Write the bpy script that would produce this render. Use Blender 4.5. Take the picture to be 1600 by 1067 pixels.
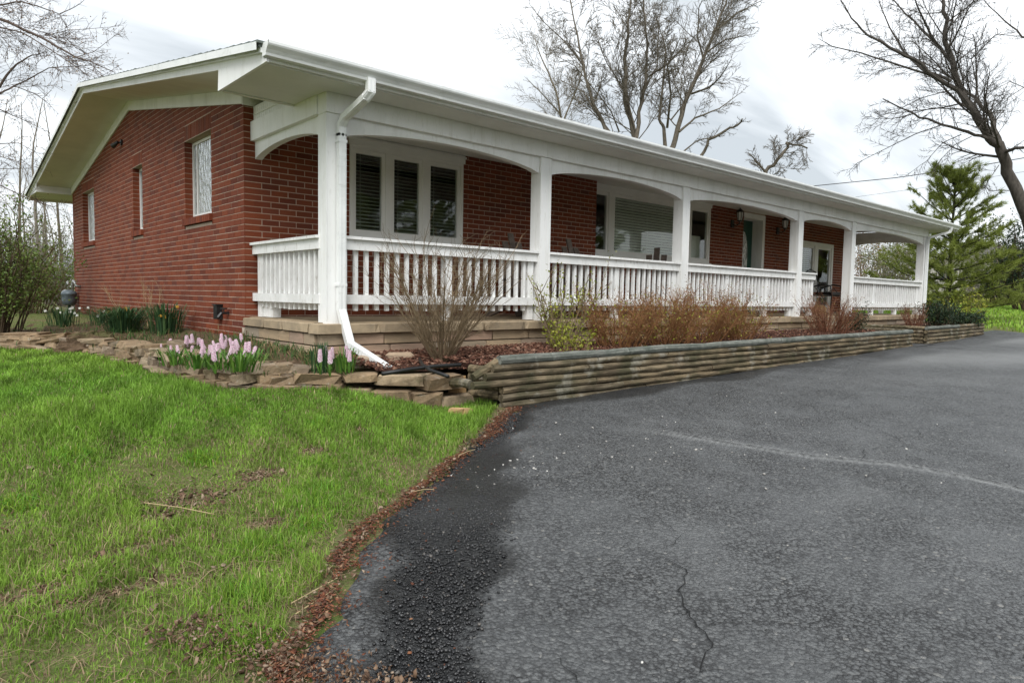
import bpy, math, random
import numpy as np
from mathutils import Matrix, Vector
R_ = math.radians
for o in list(bpy.data.objects): bpy.data.objects.remove(o)
SC = bpy.context.scene
COL = SC.collection
# ------------------------------------------------------------------ camera
PP = np.array([800., 533.5]); F = 1066.67; CAM = np.array([-2.883, -7.70, 1.55])
def _vp(x, y):
    v = np.array([x-PP[0], -(y-PP[1]), -F]); return v/np.linalg.norm(v)
_VL, _VR = _vp(-155, 447), _vp(1988, 484)
_m = _VL@_VR; _X = _VR-_VL*_m/2; _X /= np.linalg.norm(_X); _Y = _VL-_VR*_m/2; _Y = _Y-_X*(_X@_Y); _Y /= np.linalg.norm(_Y)
RW = np.stack([_X, _Y, np.cross(_X, _Y)])            # camera axes -> world
cd = bpy.data.cameras.new('camera'); cam = bpy.data.objects.new('camera', cd); COL.objects.link(cam)
cd.sensor_width = 36; cd.lens = F/1600*36; cd.clip_start = .05; cd.clip_end = 2000
M4 = Matrix([list(RW[i])+[CAM[i]] for i in range(3)]+[[0, 0, 0, 1]])
cam.matrix_world = M4
SC.camera = cam
# ------------------------------------------------------------------ sky, sun, exposure
SUN_EL, SUN_AZ = 50, 224          # degrees; azimuth of the direction the light comes from (0 = +X, counter-clockwise)
W = bpy.data.worlds.new('World'); SC.world = W; W.use_nodes = True
nt = W.node_tree; nt.nodes.clear()
def wn(t, **k):
    n = nt.nodes.new(t)
    for a, b in k.items(): setattr(n, a, b)
    return n
wo = wn('ShaderNodeOutputWorld'); bg = wn('ShaderNodeBackground'); bg.inputs[1].default_value = .1
sky = wn('ShaderNodeTexSky', sky_type='NISHITA', sun_disc=False); sky.sun_elevation = R_(SUN_EL); sky.sun_rotation = R_(90-SUN_AZ)
sky.air_density = 1.0; sky.dust_density = 2.0
tc = wn('ShaderNodeTexCoord'); sep = wn('ShaderNodeSeparateXYZ'); nt.links.new(tc.outputs['Generated'], sep.inputs[0])
ab = wn('ShaderNodeMath', operation='ABSOLUTE'); nt.links.new(sep.outputs[2], ab.inputs[0])
ad = wn('ShaderNodeMath', operation='ADD'); ad.inputs[1].default_value = .22; nt.links.new(ab.outputs[0], ad.inputs[0])
cmb = wn('ShaderNodeCombineXYZ')
for i in range(2):
    dv = wn('ShaderNodeMath', operation='DIVIDE'); nt.links.new(sep.outputs[i], dv.inputs[0]); nt.links.new(ad.outputs[0], dv.inputs[1])
    nt.links.new(dv.outputs[0], cmb.inputs[i])
mp = wn('ShaderNodeMapping'); mp.inputs['Rotation'].default_value = (0, 0, R_(38)); mp.inputs['Scale'].default_value = (.55, 1.5, 1)
mp.inputs['Location'].default_value = (2.2, 0.7, 0); nt.links.new(cmb.outputs[0], mp.inputs[0])
nz = wn('ShaderNodeTexNoise'); nz.inputs['Scale'].default_value = 1.25; nz.inputs['Detail'].default_value = 6; nz.inputs['Roughness'].default_value = .52
nz.inputs['Distortion'].default_value = .5
nt.links.new(mp.outputs[0], nz.inputs['Vector'])
rp = wn('ShaderNodeValToRGB'); e = rp.color_ramp.elements
e[0].position = .34; e[0].color = (3.1, 3.35, 3.55, 1); e[1].position = .64; e[1].color = (6.45, 6.65, 6.8, 1)
nt.links.new(nz.outputs[0], rp.inputs[0])
mx = wn('ShaderNodeMix', data_type='RGBA'); mx.inputs[0].default_value = .94
nt.links.new(sky.outputs[0], mx.inputs[6]); nt.links.new(rp.outputs[0], mx.inputs[7])
nt.links.new(mx.outputs[2], bg.inputs[0]); nt.links.new(bg.outputs[0], wo.inputs[0])
sl = bpy.data.lights.new('sun', 'SUN'); sl.energy = 1.5; sl.angle = R_(35); sl.color = (1, .99, .972)
sun = bpy.data.objects.new('sun', sl); COL.objects.link(sun)
_d = Vector((math.cos(R_(SUN_AZ))*math.cos(R_(SUN_EL)), math.sin(R_(SUN_AZ))*math.cos(R_(SUN_EL)), math.sin(R_(SUN_EL))))
sun.rotation_euler = (-_d).to_track_quat('-Z', 'Y').to_euler()
vs = SC.view_settings; vs.view_transform = 'Standard'; vs.look = 'None'; vs.gamma = 1; vs.use_curve_mapping = False; vs.exposure = 1.16
SC.cycles.max_bounces = 6; SC.cycles.diffuse_bounces = 4; SC.cycles.glossy_bounces = 3; SC.cycles.transparent_max_bounces = 12; SC.cycles.transmission_bounces = 4
SC.cycles.use_denoising = True
SC.cycles.caustics_reflective = False; SC.cycles.caustics_refractive = False
# ------------------------------------------------------------------ measuring helpers (photo point -> place in the world)
def ray(x, y): return RW@np.array([x-PP[0], -(y-PP[1]), -F])
def at(x, y, depth):
    r = ray(x, y); return CAM+r*(depth/F)
def on_y(x, y, Y): r = ray(x, y); return CAM+r*((Y-CAM[1])/r[1])
def on_x(x, y, X): r = ray(x, y); return CAM+r*((X-CAM[0])/r[0])
def on_z(x, y, Z): r = ray(x, y); return CAM+r*((Z-CAM[2])/r[2])
def sst(t): t = np.clip(t, 0, 1); return t*t*(3-2*t)
def ground(X, Y):
    X = np.asarray(X, float); Y = np.asarray(Y, float)
    z = .58+.018*(np.clip(X, -12, 18)-1)
    z = z+np.where(Y < -3.3, .055*(np.maximum(Y, -9)+3.3), .03*(np.minimum(Y, 12)+3.3))
    z = z+np.where(X > 18, .03*(np.clip(X, 18, 60)-18), 0)
    z = z+.19*sst((.7-X)/1.3)*sst((Y+4.3)/2.0)
    return z
def gz(X, Y): return float(ground(X, Y))
# ------------------------------------------------------------------ materials
MATS = {}
class NB:
    def __init__(s, name):
        s.m = bpy.data.materials.new(name); s.m.use_nodes = True; s.t = s.m.node_tree
        s.b = s.t.nodes['Principled BSDF']; s.o = s.t.nodes['Material Output']; MATS[name] = s.m
    def n(s, t, ins=None, **k):
        n = s.t.nodes.new(t)
        for a, v in k.items(): setattr(n, a, v)
        for a, v in (ins or {}).items():
            if hasattr(v, 'is_output') or isinstance(v, bpy.types.NodeSocket): s.t.links.new(v, n.inputs[a])
            else: n.inputs[a].default_value = v
        return n
    def pos(s, scale=(1, 1, 1), obj=False):
        c = s.n('ShaderNodeTexCoord'); g = s.n('ShaderNodeNewGeometry')
        src = c.outputs['Object'] if obj else g.outputs['Position']
        if scale == (1, 1, 1): return src
        return s.n('ShaderNodeMapping', {0: src, 'Scale': scale}).outputs[0]
    def noise(s, scale, detail=4, rough=.55, vec=None, dist=0):
        return s.n('ShaderNodeTexNoise', {'Vector': vec or s.pos(), 'Scale': scale, 'Detail': detail, 'Roughness': rough, 'Distortion': dist}).outputs[0]
    def vor(s, scale, feature='F1', vec=None, out=0, rnd=1):
        return s.n('ShaderNodeTexVoronoi', {'Vector': vec or s.pos(), 'Scale': scale, 'Randomness': rnd}, feature=feature).outputs[out]
    def ramp(s, f, stops, interp='LINEAR'):
        r = s.n('ShaderNodeValToRGB', {0: f}); r.color_ramp.interpolation = interp; e = r.color_ramp.elements
        while len(e) < len(stops): e.new(.5)
        for i, (p, c) in enumerate(stops):
            e[i].position = p; e[i].color = (c if isinstance(c, tuple) else (c, c, c))+(1,)
        return r.outputs[0]
    def mix(s, f, a, b, mode='MIX'):
        n = s.n('ShaderNodeMix', data_type='RGBA', blend_type=mode)
        for i, v in ((0, f), (6, a), (7, b)):
            if isinstance(v, bpy.types.NodeSocket): s.t.links.new(v, n.inputs[i])
            else: n.inputs[i].default_value = v if i == 0 else tuple(v)+(1,)
        return n.outputs[2]
    def math(s, op, a, b=0, c=0): return s.n('ShaderNodeMath', {0: a, 1: b, 2: c}, operation=op).outputs[0]
    def rnd(s):
        a = s.n('ShaderNodeObjectInfo').outputs['Random']; b = s.n('ShaderNodeNewGeometry').outputs['Random Per Island']
        return s.math('FRACT', s.math('ADD', a, b))
    def attr(s, name): return s.n('ShaderNodeAttribute', attribute_name=name)
    def bump(s, h, strength=.3, dist=.01):
        n = s.n('ShaderNodeBump', {'Height': h, 'Strength': strength, 'Distance': dist}); s.t.links.new(n.outputs[0], s.b.inputs['Normal']); return n
    def set(s, **k):
        for a, v in k.items():
            a = {'col': 'Base Color', 'rough': 'Roughness', 'spec': 'Specular IOR Level', 'metal': 'Metallic'}.get(a, a)
            if isinstance(v, bpy.types.NodeSocket): s.t.links.new(v, s.b.inputs[a])
            else: s.b.inputs[a].default_value = (tuple(v)+(1,)) if isinstance(v, (tuple, list)) and len(v) == 3 else v
        return s.m
def simple(name, col, rough=.6, var=.15, scale=8, metal=0, bump=0, spec=.4):
    k = NB(name); f = k.noise(scale, 5)
    a = tuple(c*(1-var) for c in col); b = tuple(min(1, c*(1+var)) for c in col)
    k.set(col=k.ramp(f, [(.3, a), (.7, b)]), rough=rough, metal=metal, spec=spec)
    if bump: k.bump(k.noise(scale*6, 5), bump, .005)
    return k.m
# brick
k = NB('brick'); r = k.rnd()
c = k.ramp(r, [(0, (.125, .028, .012)), (.25, (.185, .042, .016)), (.6, (.225, .054, .020)), (.88, (.20, .050, .022)), (1, (.12, .034, .021))])
st = k.noise(3.0, 5); sp = k.noise(160, 3, vec=k.pos((1, 1, 3)))
c = k.mix(k.ramp(st, [(.35, 0.), (.75, .35)]), c, (.11, .035, .028)); c = k.mix(k.ramp(sp, [(.4, 0.), (.8, .45)]), c, (.09, .025, .018))
k.set(col=c, rough=.82, spec=.25); k.bump(sp, .5, .003)
k = NB('mortar'); f = k.noise(25, 5)
k.set(col=k.mix(k.ramp(k.noise(1.4, 4), [(.40, 0.), (.75, .4)]), k.ramp(f, [(.3, (.40, .31, .24)), (.7, (.53, .43, .345))]), (.33, .235, .185)), rough=.9); k.bump(k.noise(180, 3), .5, .003)
# white paint: slight dirt streaks and worn grain
k = NB('white_paint'); f = k.noise(2.2, 6, vec=k.pos((1, 1, .35))); g = k.noise(38, 4, vec=k.pos((1, 1, .25)))
c = k.ramp(f, [(.28, (.68, .685, .665)), (.5, (.80, .80, .785)), (.8, (.83, .83, .82))]); c = k.mix(k.ramp(g, [(.58, 0.), (.72, .35)]), c, (.56, .55, .50)); dd = k.noise(1.1, 6, .7, vec=k.pos((6, 6, .5))); c = k.mix(k.ramp(dd, [(.55, 0.), (.72, .5)]), c, (.55, .53, .47))
k.set(col=c, rough=.58, spec=.3); k.bump(g, .22, .004)
k = NB('worn_white'); f = k.noise(6, 6); g = k.noise(30, 5, .7, vec=k.pos((1, 1, .3)))
c = k.ramp(f, [(.3, (.68, .68, .66)), (.6, (.8, .8, .785))]); c = k.mix(k.ramp(g, [(.55, 0.), (.68, .65)]), c, (.44, .41, .36))
k.set(col=c, rough=.6, spec=.3); k.bump(g, .15, .004)
k = NB('gutter_metal'); f = k.noise(3.5, 6, vec=k.pos((.5, 1, 1))); c = k.ramp(f, [(.3, (.66, .68, .67)), (.52, (.78, .79, .78)), (.8, (.80, .81, .80))])
g = k.noise(14, 6, .7, vec=k.pos((.35, 1, 1))); c = k.mix(k.ramp(g, [(.55, 0.), (.75, .5)]), c, (.40, .41, .38)); k.set(col=c, rough=.38, spec=.5)
simple('soffit', (.72, .72, .68), .7, .06, 3); simple('eave_paint', (.68, .68, .64), .65, .06, 3)
simple('shingle', (.13, .15, .135), .95, .35, 30, bump=.6)
simple('window_trim', (.77, .76, .73), .5, .05, 3)
simple('curtain_blind', (.82, .82, .76), .7, .08, 4)
simple('blind_grey', (.42, .43, .39), .7, .08, 4)
simple('interior', (.22, .20, .18), .9, .1, 2)
simple('door_green', (.008, .07, .048), .35, .2, 4, spec=.5)
simple('black_metal', (.012, .012, .013), .4, .2, 20, spec=.5)
simple('meter_grey', (.13, .16, .18), .5, .15, 12, metal=.2)
simple('pipe_grey', (.42, .43, .43), .45, .1, 12, metal=.5)
simple('pipe_green', (.02, .045, .035), .5, .2, 12)
simple('black_plastic', (.010, .010, .010), .45, .3, 40, bump=.2)
simple('lamp_glass', (.75, .76, .74), .15, .05, 5)
simple('rubber', (.015, .015, .015), .8, .2, 30)
k = NB('glass'); k.t.nodes.remove(k.b)
tr = k.n('ShaderNodeBsdfTransparent', {'Color': (.86, .89, .87, 1)}); gl = k.n('ShaderNodeBsdfGlossy', {'Color': (1, 1, 1, 1), 'Roughness': .012})
bp = k.n('ShaderNodeBump', {'Height': k.noise(2.2, 2), 'Strength': .06, 'Distance': .02}); k.t.links.new(bp.outputs[0], gl.inputs['Normal'])
lw_ = k.n('ShaderNodeLayerWeight', {'Blend': .5}); fb = k.math('MULTIPLY_ADD', k.math('POWER', lw_.outputs['Facing'], 5.), .85, .045)
ms = k.n('ShaderNodeMixShader', {0: fb, 1: tr.outputs[0], 2: gl.outputs[0]}); k.t.links.new(ms.outputs[0], k.o.inputs[0])
# lace curtain
k = NB('lace'); v = k.vor(26, vec=k.pos((1, .9, .55))); w = k.noise(16, 4, .6, vec=k.pos((1, 1, .35)))
mk = k.math('MULTIPLY', k.ramp(v, [(.18, .25), (.42, 1.)]), k.ramp(w, [(.4, .25), (.56, 1.)]))
k.set(col=k.mix(mk, (.10, .12, .11), (.82, .83, .82)), rough=.8)
k = NB('rippled_glass'); k.t.nodes.remove(k.b)
gl = k.n('ShaderNodeBsdfGlossy', {'Color': (.92, .95, .94, 1), 'Roughness': .04}); df = k.n('ShaderNodeBsdfDiffuse', {'Color': (.10, .11, .105, 1)})
bp = k.n('ShaderNodeBump', {'Height': k.math('ADD', k.noise(34, 3, .6, vec=k.pos((1, 1, .45))), k.math('MULTIPLY', k.vor(22, vec=k.pos((1, 1, .4))), .8)), 'Strength': .8, 'Distance': .025}); k.t.links.new(bp.outputs[0], gl.inputs['Normal'])
lm = k.ramp(k.noise(30, 4, .65, vec=k.pos((1, 1, .4))), [(.38, .45), (.58, .85)]); ms = k.n('ShaderNodeMixShader', {0: lm, 1: df.outputs[0], 2: gl.outputs[0]}); k.t.links.new(ms.outputs[0], k.o.inputs[0])
# weathered adirondack wood
simple('grey_wood', (.13, .10, .08), .85, .35, 14, bump=.3)
# sandstone veneer and flagstone
k = NB('sandstone'); r = k.rnd(); f = k.noise(9, 6, .6, vec=k.pos((.5, .5, 2.5)))
c = k.ramp(r, [(0, (.37, .275, .175)), (.3, (.44, .32, .20)), (.55, (.32, .265, .20)), (.8, (.43, .28, .20)), (1, (.48, .37, .25))])
c = k.mix(k.ramp(f, [(.35, 0.), (.7, .55)]), c, (.17, .14, .10)); k.set(col=c, rough=.88, spec=.25); k.bump(k.noise(45, 6, .65), .6, .01)
k = NB('cap_stone'); r = k.rnd(); f = k.noise(7, 6, .6)
c = k.mix(r, (.30, .23, .15), (.43, .335, .22)); c = k.mix(k.ramp(f, [(.4, 0.), (.7, .6)]), c, (.14, .12, .09)); k.set(col=c, rough=.85, spec=.25); k.bump(k.noise(50, 5, .6), .5, .008)
simple('stone_joint', (.20, .165, .12), .95, .2, 20, bump=.4)
k = NB('fieldstone'); r = k.rnd(); f = k.noise(11, 7, .65); l = k.noise(23, 4)
c = k.ramp(r, [(0, (.24, .17, .105)), (.35, (.32, .225, .135)), (.6, (.21, .165, .12)), (.85, (.37, .28, .18)), (1, (.28, .22, .165))])
c = k.mix(k.ramp(f, [(.4, 0.), (.68, .65)]), c, (.10, .075, .05)); c = k.mix(k.ramp(l, [(.6, 0.), (.72, .5)]), c, (.36, .34, .28))
mo = k.noise(5, 5); c = k.mix(k.ramp(mo, [(.58, 0.), (.72, .45)]), c, (.07, .085, .03))
k.set(col=c, rough=.92, spec=.2); k.bump(k.noise(38, 6, .7), .8, .015)
k = NB('tan_stone'); f = k.noise(14, 6, .6); k.set(col=k.ramp(f, [(.3, (.34, .20, .085)), (.7, (.50, .33, .16))]), rough=.9); k.bump(k.noise(60, 5), .5, .008)
# landscape timber
k = NB('timber'); r = k.rnd(); gr = k.noise(22, 6, .65, vec=k.pos((.12, 1, 1))); f = k.noise(2.4, 6, .62)
c = k.ramp(r, [(0, (.165, .125, .075)), (.5, (.24, .185, .115)), (1, (.15, .125, .085))]); c = k.mix(k.ramp(gr, [(.40, .0), (.58, .9)]), c, (.055, .042, .026))
c = k.mix(k.ramp(f, [(.46, 0.), (.62, .75)]), c, (.05, .05, .026)); sc = k.vor(9, vec=k.pos((.25, 1, 1))); c = k.mix(k.ramp(k.noise(5, 4), [(.56, 0.), (.7, .55)]), c, (.32, .30, .25))
k.set(col=c, rough=.9, spec=.2); k.bump(gr, .7, .012)
k = NB('timber_cap'); gr = k.noise(26, 6, .7, vec=k.pos((.12, 1, 1))); f = k.noise(6, 6, .7)
c = k.ramp(gr, [(.35, (.075, .08, .07)), (.62, (.20, .205, .18))]); c = k.mix(k.ramp(f, [(.45, 0.), (.65, .7)]), c, (.06, .075, .06)); c = k.mix(k.ramp(k.noise(9, 5), [(.6, 0.), (.7, .5)]), c, (.30, .31, .28))
k.set(col=c, rough=.9, spec=.2); k.bump(gr, .8, .012)
# bark / twigs
def bark(name, a, b, sc=18, bump=.5):
    k = NB(name); f = k.noise(sc, 5, .65, vec=k.pos((1, 1, .3))); k.set(col=k.ramp(f, [(.3, a), (.7, b)]), rough=.9, spec=.2)
    if bump: k.bump(f, bump, .02)
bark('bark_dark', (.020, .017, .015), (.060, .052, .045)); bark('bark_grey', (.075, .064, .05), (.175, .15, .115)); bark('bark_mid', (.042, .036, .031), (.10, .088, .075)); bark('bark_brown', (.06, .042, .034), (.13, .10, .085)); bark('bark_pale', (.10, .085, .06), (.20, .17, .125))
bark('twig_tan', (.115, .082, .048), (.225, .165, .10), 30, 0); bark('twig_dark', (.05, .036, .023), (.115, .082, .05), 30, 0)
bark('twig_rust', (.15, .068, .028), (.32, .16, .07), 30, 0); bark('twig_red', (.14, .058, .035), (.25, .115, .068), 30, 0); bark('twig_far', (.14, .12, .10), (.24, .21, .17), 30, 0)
bark('twig_mid', (.075, .053, .032), (.165, .12, .073), 30, 0); bark('straw', (.30, .22, .12), (.48, .38, .22), 30, 0)
def leafmat(name, stops, rough=.55, tr=.25):
    k = NB(name); r = k.rnd(); c = k.ramp(r, stops); k.set(col=c, rough=rough, spec=.3)
    if tr:
        t = k.n('ShaderNodeBsdfTranslucent', {'Color': c}); m = k.n('ShaderNodeMixShader', {0: tr, 1: k.b.outputs[0], 2: t.outputs[0]}); k.t.links.new(m.outputs[0], k.o.inputs[0])
leafmat('leaf_bush', [(0, (.065, .11, .02)), (.5, (.12, .18, .035)), (1, (.19, .245, .055))])
leafmat('leaf_lime', [(0, (.18, .22, .02)), (.5, (.27, .30, .03)), (1, (.34, .33, .05))])
leafmat('leaf_rust', [(0, (.15, .068, .028)), (.5, (.26, .135, .06)), (1, (.24, .17, .06))])
leafmat('leaf_dark', [(0, (.012, .028, .014)), (.5, (.024, .048, .022)), (1, (.045, .07, .03))])
leafmat('needle', [(0, (.15, .19, .035)), (.4, (.22, .27, .05)), (.8, (.29, .34, .075)), (1, (.35, .38, .11))], .5, .4)
leafmat('leaf_dry', [(0, (.07, .04, .024)), (.4, (.14, .08, .047)), (.7, (.22, .145, .092)), (.88, (.34, .26, .19)), (1, (.10, .055, .035))], .8, .1)
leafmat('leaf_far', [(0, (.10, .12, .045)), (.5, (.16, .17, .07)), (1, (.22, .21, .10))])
leafmat('blade_blue', [(0, (.022, .060, .026)), (.5, (.040, .095, .038)), (1, (.085, .15, .05))], .5)
leafmat('blade_green', [(0, (.045, .12, .018)), (.5, (.085, .19, .028)), (1, (.14, .25, .04))], .5)
leafmat('petal_pink', [(0, (.68, .44, .55)), (.5, (.78, .58, .67)), (1, (.84, .74, .78))], .6, .2)
leafmat('petal_white', [(0, (.74, .75, .68)), (1, (.84, .84, .8))], .6, .2)
leafmat('petal_yellow', [(0, (.50, .24, .03)), (1, (.60, .38, .06))], .6, .2)
# grass: the tint comes from a per-vertex attribute
k = NB('grass'); a = k.attr('tint').outputs['Color']; k.set(col=a, rough=.55, spec=.25)
t = k.n('ShaderNodeBsdfTranslucent', {'Color': a}); m = k.n('ShaderNodeMixShader', {0: .3, 1: k.b.outputs[0], 2: t.outputs[0]}); k.t.links.new(m.outputs[0], k.o.inputs[0])
# soil under the lawn
k = NB('soil'); f = k.noise(1.7, 6, .6); g = k.noise(26, 6, .65)
g2 = k.noise(95, 6, .75); c = k.mix(k.ramp(g2, [(.40, .0), (.58, .85)]), k.ramp(g, [(.3, (.045, .03, .017)), (.5, (.095, .064, .037)), (.7, (.17, .12, .072))]), (.22, .165, .10)); c = k.mix(k.ramp(k.vor(60), [(.0, .8), (.22, 0.)]), c, (.025, .017, .010)); c = k.mix(k.math('MULTIPLY', k.ramp(f, [(.40, .85), (.66, .3)]), k.ramp(k.noise(48, 5, .7), [(.36, 0.), (.52, 1.)])), c, (.085, .15, .025))
k.set(col=c, rough=.95, spec=.15); k.bump(k.noise(60, 6, .7), .8, .02)
k = NB('bed_soil'); f = k.noise(20, 6, .65); c = k.ramp(f, [(.3, (.055, .036, .022)), (.55, (.125, .082, .05)), (.75, (.19, .14, .095))])
c = k.mix(k.ramp(k.noise(3, 5), [(.45, 0.), (.65, .6)]), c, (.075, .09, .028)); k.set(col=c, rough=.95, spec=.15); k.bump(k.noise(70, 6, .7), .9, .02)
k = NB('mulch_soil'); f = k.noise(40, 6, .7); k.set(col=k.ramp(f, [(.3, (.03, .015, .010)), (.6, (.085, .038, .026)), (.8, (.15, .07, .05))]), rough=.95, spec=.15); k.bump(k.noise(80, 6, .7), 1, .03)
leafmat('mulch_chip', [(0, (.06, .026, .017)), (.3, (.11, .044, .027)), (.6, (.165, .072, .045)), (.85, (.22, .11, .07)), (1, (.36, .24, .17))], .85, 0)
leafmat('cedar_bit', [(0, (.035, .016, .010)), (.35, (.10, .034, .018)), (.7, (.17, .058, .028)), (.9, (.20, .085, .04)), (1, (.28, .17, .10))], .8, 0)
leafmat('pebble', [(0, (.18, .17, .155)), (.5, (.42, .40, .37)), (1, (.62, .60, .56))], .8, 0)
# asphalt
k = NB('asphalt'); P_ = k.pos()
wet = k.attr('wet').outputs['Fac']; dust_sheen = k.attr('dust_sheen').outputs['Fac']
ag = k.vor(210, vec=P_); ag2 = k.vor(66, vec=P_); fine = k.noise(240, 3, .6); rav = k.ramp(k.noise(2.1, 6, .65), [(.38, .35), (.62, 1.)]); big = k.noise(.55, 6, .6); mid = k.noise(3.2, 6, .6)
c = k.ramp(big, [(.3, (.072, .075, .077)), (.7, (.128, .132, .134))]); c = k.mix(k.ramp(mid, [(.35, 0.), (.7, .5)]), c, (.058, .062, .065))
c = k.mix(k.math('MULTIPLY', k.ramp(ag2, [(.28, 0.), (.58, 1.)]), rav), c, (.016, .016, .0165)); gr = k.vor(66, out=1, vec=P_)
sg = k.n('ShaderNodeSeparateColor', {0: gr}).outputs[0]
c = k.mix(k.ramp(sg, [(.45, 0.), (.95, .55)]), c, (.17, .175, .175)); c = k.mix(k.ramp(sg, [(.985, 0.), (.998, .6)]), c, (.26, .25, .23)); c = k.mix(k.math('MULTIPLY', dust_sheen, .75), c, (.33, .335, .33))
wm = k.math('MULTIPLY', wet, k.ramp(k.noise(5, 5), [(.2, .75), (.6, 1.)])); c = k.mix(wm, c, (.012, .0125, .013))
rg = k.mix(wm, (.55, .55, .55), (.24, .24, .24)); rg = k.mix(k.ramp(k.noise(.8, 5), [(.4, 0.), (.65, .55)]), rg, (.36, .36, .36))
k.set(col=c, rough=rg, spec=.42)
hb = k.math('ADD', k.math('MULTIPLY', ag2, -.9), k.math('ADD', k.math('MULTIPLY', ag, -.35), k.math('MULTIPLY', fine, .3))); k.bump(hb, 1.0, .013)
k = NB('wet_grit'); k.set(col=k.ramp(k.rnd(), [(0, (.006, .006, .007)), (.7, (.016, .016, .017)), (.95, (.035, .035, .035)), (1, (.10, .09, .08))]), rough=.3, spec=.6)
simple('crack_dark', (.006, .006, .006), .95, .3, 40)
simple('far_siding', (.60, .56, .54), .8, .08, 2); simple('far_roof', (.20, .19, .19), .9, .1, 2); simple('fence_wood', (.20, .18, .155), .9, .25, 6, bump=.2); simple('far_glass', (.05, .06, .07), .2, .2, 3)
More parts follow.
